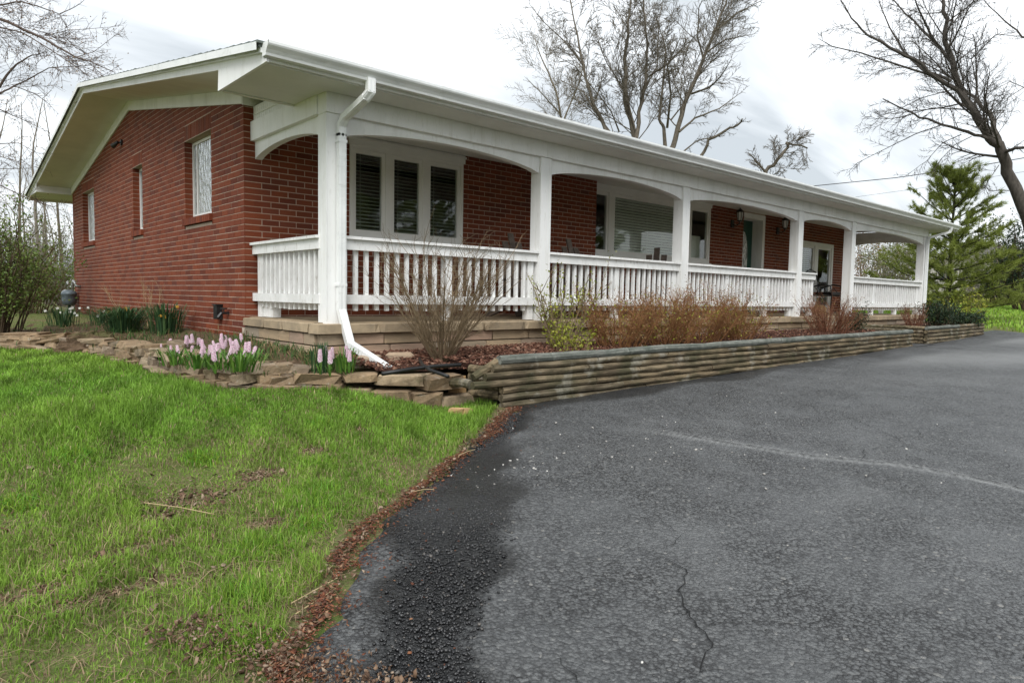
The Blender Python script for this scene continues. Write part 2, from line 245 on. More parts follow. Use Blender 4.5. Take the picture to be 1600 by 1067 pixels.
# ------------------------------------------------------------------ mesh helpers
WM = {}
def tag(o, label=None, cat=None, group=None, kind=None):
    if label: o['label'] = label
    if cat: o['category'] = cat
    if group: o['group'] = group
    if kind: o['kind'] = kind
    return o
def empty(name, loc, label=None, cat=None, group=None):
    o = bpy.data.objects.new(name, None); COL.objects.link(o); o.location = loc; o.empty_display_size = .2
    WM[o] = Matrix.Translation(loc); return tag(o, label, cat, group)
def link(name, me, parent=None, mat=None, matrix=None):
    o = bpy.data.objects.new(name, me); COL.objects.link(o)
    if mat and not me.materials: me.materials.append(MATS[mat])
    m = matrix or Matrix.Identity(4)
    if parent is not None:
        o.parent = parent; o.matrix_parent_inverse = WM[parent].inverted()
    o.matrix_basis = m; WM[o] = m
    return o
class MB:
    def __init__(s): s.v = []; s.f = []; s.n = 0
    def add(s, v, f):
        v = np.asarray(v, float); s.v.append(v); b = s.n; s.n += len(v)
        s.f += [tuple(i+b for i in q) for q in f]; return s
    def box(s, a, b):
        x0, y0, z0 = np.minimum(a, b); x1, y1, z1 = np.maximum(a, b)
        return s.add([(x0,y0,z0),(x1,y0,z0),(x1,y1,z0),(x0,y1,z0),(x0,y0,z1),(x1,y0,z1),(x1,y1,z1),(x0,y1,z1)],
                     [(0,3,2,1),(4,5,6,7),(0,1,5,4),(1,2,6,5),(2,3,7,6),(3,0,4,7)])
    def bar(s, p, q, w, h, up=(0, 0, 1)):           # rectangular bar from p to q
        p = np.array(p, float); q = np.array(q, float); d = q-p; d /= np.linalg.norm(d); up = np.array(up, float)
        a = np.cross(d, up); 
        if np.linalg.norm(a) < 1e-5: a = np.cross(d, (1, 0, 0))
        a /= np.linalg.norm(a); b = np.cross(a, d)
        o = [(-a*w-b*h)/2, (a*w-b*h)/2, (a*w+b*h)/2, (-a*w+b*h)/2]
        return s.add([p+i for i in o]+[q+i for i in o], [(0,1,2,3),(7,6,5,4),(0,4,5,1),(1,5,6,2),(2,6,7,3),(3,7,4,0)])
    def prism(s, poly, ext):                        # polygon (3D points) extruded by a vector
        poly = [np.array(p, float) for p in poly]; ext = np.array(ext, float); n = len(poly)
        return s.add(poly+[p+ext for p in poly], [tuple(range(n))[::-1], tuple(range(n, 2*n))]+[(i, (i+1) % n, n+(i+1) % n, n+i) for i in range(n)])
    def tube(s, pts, rad, n=6, caps=True):
        pts = np.asarray(pts, float); m = len(pts); rad = np.broadcast_to(np.asarray(rad, float), (m,))
        d = np.zeros_like(pts); d[1:-1] = pts[2:]-pts[:-2]; d[0] = pts[1]-pts[0]; d[-1] = pts[-1]-pts[-2]
        d /= np.linalg.norm(d, axis=1)[:, None]+1e-12
        ref = np.array([0, 0, 1.]) if abs(d[:, 2]).mean() < .8 else np.array([1., 0, 0])
        a = np.cross(d, ref); a /= np.linalg.norm(a, axis=1)[:, None]+1e-12; b = np.cross(a, d)
        t = np.arange(n)*2*math.pi/n
        v = pts[:, None, :]+rad[:, None, None]*(np.cos(t)[None, :, None]*a[:, None, :]+np.sin(t)[None, :, None]*b[:, None, :])
        f = []
        for i in range(m-1):
            for j in range(n):
                k = (j+1) % n; f.append((i*n+j, i*n+k, (i+1)*n+k, (i+1)*n+j))
        if caps: f += [tuple(range(n))[::-1], tuple(range((m-1)*n, m*n))]
        return s.add(v.reshape(-1, 3), f)
    def lathe(s, c, prof, n=10, axis=2):
        c = np.array(c, float); v = []
        for r, h in prof:
            for j in range(n):
                t = j*2*math.pi/n; p = [r*math.cos(t), r*math.sin(t), h]
                if axis == 1: p = [p[0], p[2], p[1]]
                if axis == 0: p = [p[2], p[0], p[1]]
                v.append(c+np.array(p))
        f = [(i*n+j, i*n+(j+1) % n, (i+1)*n+(j+1) % n, (i+1)*n+j) for i in range(len(prof)-1) for j in range(n)]
        f += [tuple(range(n))[::-1], tuple(range((len(prof)-1)*n, len(prof)*n))]
        return s.add(v, f)
    def rock(s, c, size, rot=0, rng=random, cham=.22, jit=.1, tilt=0):     # chamfered uneven block
        sx, sy, sz = np.array(size)/2.; v = []
        for ix in (-1, 1):
            for iy in (-1, 1):
                for iz in (-1, 1):
                    q = [1-cham*rng.uniform(.5, 1.6) for _ in range(3)]
                    for k in range(3):
                        p = [ix*q[0], iy*q[1], iz*q[2]]; p[k] = (ix, iy, iz)[k]
                        v.append([p[0]*sx*(1+rng.uniform(-jit, jit)), p[1]*sy*(1+rng.uniform(-jit, jit)), p[2]*sz*(1+rng.uniform(-jit, jit)*.6)])
        v = np.array(v)
        idx = lambda x, y, z, k: ((x*2+y)*2+z)*3+k
        f = []
        for k in range(3):
            for sgn in (0, 1):
                def c4(a, b):
                    t = [0, 0, 0]; t[k] = sgn; o = [i for i in range(3) if i != k]; t[o[0]] = a; t[o[1]] = b; return idx(*t, k)
                q = [c4(0, 0), c4(1, 0), c4(1, 1), c4(0, 1)]
                if (sgn == 1) == (k == 1): q = q[::-1]
                f.append(tuple(q))
        for k in range(3):                          # edge chamfers along axis k
            o = [i for i in range(3) if i != k]
            for a in (0, 1):
                for b in (0, 1):
                    def cc(t_, kk):
                        t = [0, 0, 0]; t[k] = t_; t[o[0]] = a; t[o[1]] = b; return idx(*t, kk)
                    q = [cc(0, o[0]), cc(1, o[0]), cc(1, o[1]), cc(0, o[1])]
                    if (a ^ b) ^ (k == 1): q = q[::-1]
                    f.append(tuple(q))
        for x in (0, 1):
            for y in (0, 1):
                for z in (0, 1):
                    q = [idx(x, y, z, 0), idx(x, y, z, 1), idx(x, y, z, 2)]
                    if (x+y+z) % 2 == 0: q = q[::-1]
                    f.append(tuple(q))
        ct, st_ = math.cos(tilt), math.sin(tilt); v = v@np.array([[ct, 0, -st_], [0, 1, 0], [st_, 0, ct]])
        cr, sr = math.cos(rot), math.sin(rot); v = v@np.array([[cr, sr, 0], [-sr, cr, 0], [0, 0, 1]])
        return s.add(v+np.array(c), f)
    def mesh(s, name='mesh', smooth=False):
        me = bpy.data.meshes.new(name); me.from_pydata(np.concatenate(s.v) if s.v else [], [], s.f)
        if smooth: me.polygons.foreach_set('use_smooth', [True]*len(me.polygons))
        me.update(); return me
    def build(s, name, mat, parent=None, smooth=False):
        return link(name, s.mesh(name, smooth), parent, mat)
def fast_mesh(name, V, quads=None, tris=None, mat=None, smooth=False):
    me = bpy.data.meshes.new(name); V = np.asarray(V, np.float32); nq = 0 if quads is None else len(quads); ntr = 0 if tris is None else len(tris)
    me.vertices.add(len(V)); me.vertices.foreach_set('co', V.ravel()); me.loops.add(nq*4+ntr*3); me.polygons.add(nq+ntr)
    L = []; S = []
    if nq: L.append(np.asarray(quads).ravel()); S.append(np.arange(nq)*4)
    if ntr: L.append(np.asarray(tris).ravel()); S.append(nq*4+np.arange(ntr)*3)
    me.loops.foreach_set('vertex_index', np.concatenate(L).astype(np.int32)); me.polygons.foreach_set('loop_start', np.concatenate(S).astype(np.int32))
    if smooth: me.polygons.foreach_set('use_smooth', np.ones(nq+ntr, bool))
    me.update(calc_edges=True)
    if mat: me.materials.append(MATS[mat])
    return me
UNIT = MB().box((-.5, -.5, -.5), (.5, .5, .5))
def unit_mesh(mat):
    me = UNIT.mesh('block_'+mat); me.materials.append(MATS[mat]); return me
def copy_tree(o, parent=None, loc=None, rotz=None, scale=None):
    c = o.copy(); COL.objects.link(c); c.parent = parent
    if parent is not None: c.matrix_parent_inverse = o.matrix_parent_inverse.copy()
    if loc is not None: c.location = loc
    if rotz is not None: c.rotation_euler = (0, 0, rotz)
    if scale is not None: c.scale = (scale,)*3 if not hasattr(scale, '__len__') else scale
    for ch in o.children: copy_tree(ch, c)
    return c
# ------------------------------------------------------------------ terrain
g1 = np.concatenate([[-300, -160, -90, -50, -30], np.arange(-20, 30, .25), [31, 33, 36, 40, 45, 52, 60, 80, 110, 160, 300]])
g2 = np.concatenate([[-300, -160, -90, -50, -30, -20], np.arange(-14, 16, .25), [18, 22, 28, 40, 60, 100, 180, 300]])
XX, YY = np.meshgrid(g1, g2, indexing='ij'); rs = np.random.RandomState(3)
ZZ = ground(XX, YY)+rs.normal(0, .006, XX.shape)*(np.abs(XX) < 25)
# under the house, beds and asphalt the sheet stays lower
_ex = np.interp(YY, [-26, -12, -9, -7.7, -6.6, -5.77, -5.25, -4.78, -4.36, -4.05, -3.51, -2.9], [-10, -4.6, -3.4, -3.0, -2.55, -2.06, -1.63, -1.10, -.40, .05, .82, 1.0])
ZZ = ZZ-.10*((XX > _ex+.30) & (XX < 17.6) & (YY > -28) & (YY < -2))
n1, n2 = XX.shape; I = np.arange(n1*n2).reshape(n1, n2)
Q = np.stack([I[:-1, :-1], I[1:, :-1], I[1:, 1:], I[:-1, 1:]], -1).reshape(-1, 4)
o = link('ground', fast_mesh('ground', np.stack([XX, YY, ZZ], -1).reshape(-1, 3), Q, mat='soil', smooth=True)); tag(o, kind='structure')
# ------------------------------------------------------------------ asphalt driveway
EDGE = [(-12.0, -4.6), (-9, -3.4), (-7.7, -3.0), (-6.6, -2.55), (-5.77, -2.06), (-5.51, -1.85), (-5.25, -1.63), (-5.03, -1.42), (-4.78, -1.10), (-4.59, -.79), (-4.36, -.40), (-4.05, .05), (-3.51, .82), (-3.3, 1.0), (-1.9, 1.0)]
EY = np.array([a for a, b in EDGE]); EX = np.array([b for a, b in EDGE])
def edge_x(Y): return np.interp(Y, EY, EX)+.035*np.sin(np.asarray(Y)*9.1)+.025*np.sin(np.asarray(Y)*23.7+1)
def far_x(Y): return np.interp(Y, [-30, -12, -6, -3.6, -3.0, -2.4, -1.5], [10, 14, 17.0, 17.71, 17.95, 18.6, 18.8])
ys = np.concatenate([np.linspace(-26, -9, 18)[:-1], np.linspace(-9, -2.95, 150)]); us = np.concatenate([np.linspace(0, .28, 90)[:-1], np.linspace(.28, 1, 60)])
YA = np.repeat(ys[:, None], len(us), 1); x0 = edge_x(np.clip(ys, -12, 0)); x1 = far_x(ys); XA = x0[:, None]+(x1-x0)[:, None]*us[None, :]
ZA = ground(XA, YA)+.012+.004*np.sin(XA*1.7+YA)+.003*np.sin(YA*2.3); ZA -= .03*np.exp(-((XA-x0[:, None])/.10)**2)
n1, n2 = XA.shape; I = np.arange(n1*n2).reshape(n1, n2); Q = np.stack([I[:-1, :-1], I[:-1, 1:], I[1:, 1:], I[1:, :-1]], -1).reshape(-1, 4)
me = fast_mesh('driveway', np.stack([XA, YA, ZA], -1).reshape(-1, 3), Q, mat='asphalt', smooth=True)
# wet run-off band next to the lawn, dust along the crack, wet sky sheen painted as pale patches over the far drive
wr = np.interp(YA, [-9, -6.3, -6.1, -5.94, -5.64, -5.16, -4.68, -4.11, -3.7, -3.4, -2.9], [-1.8, -1.72, -1.58, -1.45, -1.08, -.56, -.14, .34, .95, 1.3, 1.3])
wl = np.interp(YA, [-9, -6.1, -5.6, -5.25, -4.9, -4.6, -4.3, -4.0, -3.4], [-2.3, -2.02, -1.62, -1.38, -1.15, -.78, -.34, .05, .9])
wob = .07*np.sin(YA*11)+.05*np.sin(XA*14+YA*5)
wet = sst((wr+wob-XA)/.16+.5)*sst((XA-wl+wob)/.14+.5)*sst((YA+8)/1.0)
wet = np.maximum(wet, .9*sst((.28+.08*np.sin(XA*3.1)-(-3.33-YA))/.14)*(XA > .9)*np.interp(XA, [.9, 4, 7, 11], [1, 1, .6, .3]))
CR1 = np.array([(1.0, -4.15), (1.41, -4.44), (1.50, -4.72), (1.59, -5.0), (1.72, -5.32), (1.82, -5.61), (1.99, -5.85), (2.14, -6.04), (2.19, -6.22), (2.22, -6.40), (2.22, -6.6), (2.20, -6.9), (2.1, -7.6)])
def dist_poly(X, Y, P):
    d = np.full(X.shape, 9e9)
    for a, b in zip(P[:-1], P[1:]):
        t = np.clip(((X-a[0])*(b[0]-a[0])+(Y-a[1])*(b[1]-a[1]))/((b-a)@(b-a)), 0, 1); d = np.minimum(d, np.hypot(X-a[0]-t*(b[0]-a[0]), Y-a[1]-t*(b[1]-a[1])))
    return d
dust_sheen = .9*np.exp(-(dist_poly(XA, YA, CR1)/.045)**2)*sst((-4.3-YA)/.5)+.5*sst((XA-5.2+1.2*np.sin(YA*1.3))/2.5)*sst((YA+6.2)/1.3)*sst((-3.75-YA)/.35)*(.55+.45*np.sin(XA*1.1+YA*2.1))  # crack sediment, then sky reflection on the far drive painted as paler colour
dust_sheen += .15*np.exp(-(((XA-1.15)/.30)**2+((YA+6.15)/.10)**2))
for nm, A in (('wet', wet), ('dust_sheen', np.clip(dust_sheen, 0, 1))):
    at_ = me.attributes.new(nm, 'FLOAT', 'POINT'); at_.data.foreach_set('value', A.astype(np.float32).ravel())
drive = link('driveway', me); tag(drive, kind='structure')
def crack(P, w, seed, sub=.03):
    rg = random.Random(seed); P = np.array(P, float); pts = []
    for a, b in zip(P[:-1], P[1:]):
        k = max(1, int(np.linalg.norm(b-a)/sub))
        for i in range(k): pts.append(a+(b-a)*i/k)
    pts.append(P[-1]); V = []; f = []
    off = 0
    for i, p in enumerate(pts):
        d = pts[min(i+1, len(pts)-1)]-pts[max(i-1, 0)]; d = d/(np.linalg.norm(d)+1e-9); nn = np.array([-d[1], d[0]])
        off = off*.7+rg.uniform(-.013, .013); t = i/(len(pts)-1); ww = w*rg.uniform(.35, 1.3)*min(1, 6*t+.15, 6*(1-t)+.15)
        for sg in (-1, 1):
            q = p+nn*(off+sg*ww/2); V.append((q[0], q[1], gz(*q)+.012+.004*math.sin(q[0]*1.7+q[1])+.003*math.sin(q[1]*2.3)+.008))
        if i: f.append((2*i-2, 2*i, 2*i+1, 2*i-1))
    return V, f
CRACKS = [(CR1[1:], .013), ([(-.40, -5.95), (-.45, -6.1), (-.67, -6.24), (-.79, -6.40), (-.85, -6.5), (-1.07, -6.57)], .006), ([(-.79, -6.40), (-.62, -6.46), (-.50, -6.62), (-.35, -6.7)], .004),
          ([(-1.07, -6.57), (-1.3, -6.52), (-1.38, -6.35), (-1.32, -6.2)], .004), ([(-1.07, -6.57), (-1.15, -6.75), (-1.3, -6.95)], .004), ([(2.0, -5.85), (2.35, -5.75), (2.7, -5.9)], .004), ([(3.4, -5.15), (3.1, -5.6), (2.75, -5.95), (2.6, -6.3)], .005),
          ([(2.7, -5.9), (2.9, -6.25), (2.85, -6.6)], .004), ([(.2, -5.3), (.0, -5.55), (-.15, -5.9), (-.4, -5.95)], .003), ([(4.3, -4.6), (4.0, -5.0), (3.4, -5.15)], .003)]
_rc = random.Random(88)
for _ in range(26):
    _x = _rc.uniform(-.9, 7.5); _y = _rc.uniform(-6.9, -3.9)
    if _x < float(np.interp(_y, [-7, -6, -5, -4], [-1.2, -1.2, 0, 1])): continue
    _a = _rc.uniform(0, 6.28); _P = [(_x, _y)]
    for _k in range(_rc.randint(3, 7)):
        _a += _rc.gauss(0, .7); _s = _rc.uniform(.10, .28); _x += _s*math.cos(_a); _y += _s*math.sin(_a)
        if _y > -3.6: break
        _P.append((_x, _y))
    if len(_P) > 2: CRACKS.append((_P, _rc.uniform(.002, .0042)))
for i, (P, w) in enumerate(CRACKS):
    V, f = crack(P, w, 40+i); link('crack', MB().add(V, f).mesh('crack'), drive, 'crack_dark')
# ------------------------------------------------------------------ the house
house = empty('brick_house', (0, 0, .8), 'long low red brick house with white arched front porch and white gable trim', 'house')
LX = 16.5; DY = 9.95; RIDGE = 4.95; SOF = 3.395; FLOOR = 1.28; CH = .0677; ZB = .876
def soffit_z(Y): return 4.608-.1706*abs(Y-RIDGE)
rngb = random.Random(11)
brick_gable, brick_front = unit_mesh('brick'), unit_mesh('brick')
def cut(u0, u1, holes):
    segs = [(u0, u1)]
    for a, b in holes:
        out = []
        for s0, s1 in segs:
            if b <= s0 or a >= s1: out.append((s0, s1)); continue
            if a > s0: out.append((s0, a))
            if b < s1: out.append((b, s1))
        segs = out
    return [(a, b) for a, b in segs if b-a > .006]
def lay_bricks(u0, u1, topf, openings, first_even, first_odd, L=.2032, J=.0095):
    """courses of stretcher bricks -> list of (ua, ub, za, zb)"""
    out = []; k = 0
    while True:
        za = ZB+k*CH+J; zb = ZB+(k+1)*CH
        if za > 4.6: break
        s = u0+(first_even if k % 2 == 0 else first_odd); n = 0
        us = [(s-L/2*0, s+L-J)]
        u = s
        if (first_even if k % 2 == 0 else first_odd) == 0: pass
        while u < u1:
            for a, b in cut(u, min(u+L-J, u1), [(o[0], o[1]) for o in openings if o[2] < zb-.01 and o[3] > za+.01]):
                if topf((a+b)/2) > zb-.02:
                    out.append((a, b, za, min(zb, topf((a+b)/2))))
            u += L
        k += 1
    return out
def wall_parts(wall, bricks, tomat, dist, nsep, me):
    bricks = sorted(bricks, key=dist); mb = MB()
    for i, b in enumerate(bricks):
        m = tomat(*b)
        if i < nsep: link('brick', me, wall, matrix=m)
        else:
            c = np.array(m.translation); s = [m.col[j].length for j in range(3)]
            mb.box(c-np.array(s)/2, c+np.array(s)/2)
    o = mb.build('brickwork', 'brick', wall); o['kind'] = 'stuff'
def mat_box(a, b):
    a = np.array(a); b = np.array(b); c = (a+b)/2; s = np.abs(b-a)
    return Matrix.Translation(c)@Matrix.Diagonal((s[0], s[1], s[2], 1))
CV = Vector(CAM)
# --- left gable wall (plane X = 0)
GW = [(1.06, 2.09), (4.22, 4.80), (7.77, 8.87)]
gt = lambda y: soffit_z(y)-.10
op = [(a, b, 2.405, 3.715) for a, b in GW]
gwall = link('gable_wall', None or MB().mesh(), house)
bpy.data.objects.remove(gwall)
mm = MB(); ycut = sorted({0.012, DY, RIDGE}|{v for a, b in GW for v in (a, b)})
_s0 = {g[0] for g in GW}; _s1 = {g[1] for g in GW}
for a, b in zip(ycut[:-1], ycut[1:]):
    hole = any(abs(a-g[0]) < 1e-6 for g in GW)
    def slab(z0a, z0b, z1a, z1b, a=a, b=b):
        e0 = .004 if (a in _s1 and not hole) else (-.004 if hole else 0); e1 = -.004 if (b in _s0 and not hole) else (.004 if hole else 0)
        mm.prism([(.003, a-e0*-1, z0a), (.003, b+e1, z0b), (.003, b+e1, z1b), (.003, a+e0, z1a)], (.165, 0, 0))
    if hole: slab(.5, .5, 2.405, 2.405); slab(3.52, 3.52, gt(a), gt(b))
    else: slab(.5, .5, gt(a), gt(b))
gwall = mm.build('gable_wall', 'mortar', house); tag(gwall, 'red brick gable wall with three windows')
br = lay_bricks(0, DY, gt, op, 0, .105, J=.0088)
near = lambda b: (CV-Vector((0, (b[0]+b[1])/2, (b[2]+b[3])/2))).length
def gm(a, b, za, zb):
    j = rngb.uniform(-.0015, .0015); return mat_box((j, a, za), (.172, b, zb))
for a, b in GW:                               # soldier heads
    n = round((b-a+.02)/.0677)
    for i in range(n):
        y0 = a+i*(b-a)/n; br.append((y0+.0055, y0+(b-a)/n-.0055, 3.53, 3.712))
wall_parts(gwall, br, gm, near, 150, brick_gable)
# --- front wall: left stretch proud, right stretch set back 0.15
STEP = 5.88; YB = .15
opA = [(1.29, 3.05, 2.26, 3.6)]; opB = [(5.9, 9.58, 2.30, 3.6), (10.90, 11.83, 1.0, 3.47), (13.42, 15.46, 1.0, 3.05)]
mm = MB()
mm.box((.012, .003, .5), (1.286, .12, 3.62)); mm.box((1.286, .003, .5), (3.054, .12, 2.256)); mm.box((3.054, .003, .5), (STEP-.006, .12, 3.62)); mm.box((STEP-.12, .12, .5), (STEP-.006, .4, 3.62))
fwall = mm.build('front_wall', 'mortar', house); tag(fwall, 'red brick front wall in the shade of the porch')
mm = MB(); xs = [5.9, 9.576, 10.904, 11.826, 13.424, 15.456, LX]
mm.box((STEP-.004, YB+.003, .5), (5.904, YB+.12, 3.62)); mm.box((5.904, YB+.003, .5), (9.576, YB+.12, 2.297)); mm.box((9.576, YB+.003, .5), (10.904, YB+.12, 3.62))
mm.box((10.904, YB+.003, 3.472), (11.826, YB+.12, 3.62)); mm.box((11.826, YB+.003, .5), (13.424, YB+.12, 3.62)); mm.box((13.424, YB+.003, 3.052), (15.456, YB+.12, 3.62)); mm.box((15.456, YB+.003, .5), (LX-.006, YB+.12, 3.62))
fwall2 = mm.build('front_wall', 'mortar', house); tag(fwall2, 'set-back brick front wall round the green door')
brA = lay_bricks(0, STEP, lambda x: 3.62, opA, .105, 0)
brB = lay_bricks(STEP+.02, LX, lambda x: 3.62, opB, 0, .10)
nearA = lambda b: (CV-Vector(((b[0]+b[1])/2, 0, (b[2]+b[3])/2))).length
fm = lambda Y: (lambda a, b, za, zb: mat_box((a, Y+rngb.uniform(-.0015, .0015), za), (b, Y+.102, zb)))
wall_parts(fwall, [b for b in brA if b[2] > 1.2], fm(0), nearA, 140, brick_front)
wall_parts(fwall2, [b for b in brB if b[2] > 1.2], fm(YB), nearA, 0, brick_front)
# door reveal bricks, end faces of the step and of the gable bond are the bricks themselves
mm = MB()
for k in range(36):
    za = ZB+(k+6)*CH+.01; zb = za+CH-.01
    if za > 3.4: break
    mm.box((10.802, YB+.106, za), (10.902, YB+.34, zb)); mm.box((STEP-.10, .106, za), (STEP, .30, zb))
o = mm.build('reveal_brick', 'brick', house); o['kind'] = 'stuff'
# other walls
mm = MB(); mm.box((.0, DY-.12, .5), (LX, DY, 3.62)).prism([(LX-.12, YB+.13, .5), (LX-.12, DY-.13, .5), (LX-.12, DY-.13, 3.75), (LX-.12, RIDGE, 4.5), (LX-.12, YB+.13, 3.75)], (.12, 0, 0))
o = mm.build('rear_wall', 'brick', house); tag(o, 'brick rear and far end walls')
mm = MB(); mm.box((.2, 3.6, .9), (LX-.2, 3.7, 3.6)).box((.2, .35, 1.2), (LX-.2, 3.6, 1.26)).box((.2, .35, 3.55), (LX-.2, 3.6, 3.6)).box((4.4, .3, 1.26), (4.5, 3.6, 3.55)).box((10.3, .5, 1.26), (10.4, 3.6, 3.55)).box((.9, 3.75, 1.2), (1.0, 9.5, 3.55))
mm.build('room', 'interior', house)
# --- windows of the gable
rl = random.Random(5)
for i, (a, b) in enumerate(GW):
    w = MB(); x = .118; t = .035
    w.box((x-.02, a, 2.53), (x+.02, a+t, 3.513)).box((x-.02, b-t, 2.53), (x+.02, b, 3.513)).box((x-.02, a+t, 3.478), (x+.02, b-t, 3.513)).box((x-.02, a+t, 2.53), (x+.02, b-t, 2.565))
    if i == 0: w.box((x-.018, b-t-.16, 2.566), (x+.018, b-t-.13, 3.477))
    f = w.build('window', 'window_trim', house); tag(f, ['wide gable window with lace curtain nearest the porch', 'narrow slit window in the middle of the gable', 'rear gable window above the gas meter'][i])
    MB().box((x-.003, a+t, 2.565), (x+.003, b-t, 3.478)).build('pane', 'rippled_glass', f)
    n = 40; V = []; q = []
    for j in range(n+1):
        yy = a+.01+(b-a-.02)*j/n; xx = x+.06+.012*math.sin(j*1.3)
        V += [(xx, yy, 2.54), (xx, yy, 3.50)]
        if j: q.append((2*j-2, 2*j, 2*j+1, 2*j-1))
    MB().add(V, q).build('lace_curtain', 'lace', f)
    s = MB(); n = max(3, round((b-a+.06)/.072))
    for j in range(n):
        y0 = a-.03+j*(b-a+.06)/n; s.add(*[(lambda bb: (bb.v[0], bb.f))(MB().prism([(-.038, y0+.004, 2.415), (-.038, y0+.004, 2.500), (.165, y0+.004, 2.528), (.165, y0+.004, 2.415)], (0, (b-a+.06)/n-.008, 0)))][0])
    s.build('sill', 'brick', f)
# --- front windows
def blind(mb, x0, x1, y, z0, z1, pitch=.043, tilt=.85):
    z = z1-.02
    while z > z0+.02:
        c, s_ = math.cos(tilt)*.021, math.sin(tilt)*.021
        mb.add([(x0, y-c, z-s_), (x1, y-c, z-s_), (x1, y+c, z+s_), (x0, y+c, z+s_)], [(0, 1, 2, 3)]); z -= pitch
    for xx in np.arange(x0+.12, x1, .45): mb.box((xx-.004, y-.024, z0+.03), (xx+.004, y-.022, z1))
def frame(mb, x0, x1, z0, z1, y0, y1, t): mb.box((x0, y0, z0), (x0+t, y1, z1)).box((x1-t, y0, z0), (x1, y1, z1)).box((x0+t, y0, z1-t), (x1-t, y1, z1)).box((x0+t, y0, z0), (x1-t, y1, z0+t))
def front_window(label, X0, X1, Z0, Z1, Y, sashes, blinds=True, head=.0):
    w = MB(); frame(w, X0, X1, Z0, Z1, Y-.015, Y+.07, .042)
    for (a, b), (c, d) in zip(sashes[:-1], sashes[1:]): w.box((b, Y-.010, Z0+.042), (c, Y+.065, Z1-.042))
    if head: w.box((X0-.02, Y-.03, Z1), (X1+.02, Y+.07, Z1+head)).box((X0-.035, Y-.045, Z1+head*.62), (X1+.035, Y+.069, Z1+head*.82))
    w.box((X0-.03, Y-.05, Z0-.035), (X1+.03, Y+.069, Z0))
    f = w.build('window', 'window_trim', house); tag(f, label)
    for i, (a, b) in enumerate(sashes):
        s = MB(); frame(s, a, b, Z0+.043, Z1-.043, Y+.002, Y+.052, .05); s.build('sash', 'window_trim', f)
        MB().box((a+.05, Y+.024, Z0+.09), (b-.05, Y+.030, Z1-.09)).build('pane', 'glass', f)
    if blinds:
        for a, b in sashes:
            s = MB(); blind(s, a+.02, b-.02, Y+.08, Z0+.05, Z1-.05, .045, .5); s.build('blind', 'blind_grey', f)
    return f
front_window('triple casement window with blinds beside the first porch post', 1.29, 3.05, 2.26, 3.385, 0., [(1.332, 1.80), (1.885, 2.37), (2.455, 3.008)], head=.11)
f = front_window('wide picture window behind the wooden chairs', 5.905, 9.57, 2.30, 3.42, YB, [(5.947, 6.37), (6.50, 8.72), (8.88, 9.528)], False, head=.10)
s = MB(); blind(s, 6.52, 8.70, YB+.065, 2.36, 3.38, .05, 1.3); s.build('blind', 'curtain_blind', f)
s = MB(); s.box((9.0, YB+.14, 2.36), (9.45, YB+.15, 2.85)); s.build('blind', 'curtain_blind', f)
# patio door at the far end
w = MB(); frame(w, 13.42, 15.46, FLOOR+.005, 3.05, YB-.015, YB+.08, .09); w.box((14.40, YB-.01, FLOOR+.1), (14.56, YB+.075, 2.96))
f = w.build('patio_door', 'window_trim', house); tag(f, 'glazed patio door at the far end of the porch')
for a, b in ((13.51, 14.40), (14.56, 15.37)):
    s = MB(); frame(s, a, b, FLOOR+.10, 2.96, YB+.01, YB+.06, .07); s.build('sash', 'window_trim', f); MB().box((a+.07, YB+.03, FLOOR+.17), (b-.07, YB+.036, 2.89)).build('pane', 'glass', f)
s = MB(); blind(s, 13.53, 14.38, YB+.13, FLOOR+.2, 2.9, .05, .9); s.build('blind', 'curtain_blind', f)
# green front door, set back
w = MB(); w.box((10.905, YB-.012, 3.36), (11.825, YB+.30, 3.468)).box((11.72, YB-.012, FLOOR), (11.825, YB+.30, 3.36)).box((10.906, YB+.20, FLOOR), (10.95, YB+.30, 3.36))
f = w.build('door_frame', 'white_paint', house)
d = MB(); d.box((10.955, YB+.24, FLOOR+.02), (11.715, YB+.285, 3.355)); dr = d.build('door', 'door_green', house); tag(dr, 'dark green front door with oval glass')
ov = MB(); rr = MB(); n = 28; cx, cz = 11.335, 2.52
P = [(cx+.19*math.cos(t*2*math.pi/n), YB+.232, cz+.58*math.sin(t*2*math.pi/n)) for t in range(n)]
ov.prism(P, (0, .006, 0)); ov.build('oval_glass', 'lace', dr)
rr.tube([(cx+.20*math.cos(t*2*math.pi/n), YB+.235, cz+.60*math.sin(t*2*math.pi/n)) for t in range(n+1)], .018, 5, False); rr.build('oval_trim', 'door_green', dr)
MB().lathe((11.02, YB+.20, 2.28), [(.012, .04), (.012, .02), (.03, .01), (.03, -.02), (.015, -.035)], 8, 1).build('door_knob', 'pipe_grey', dr)
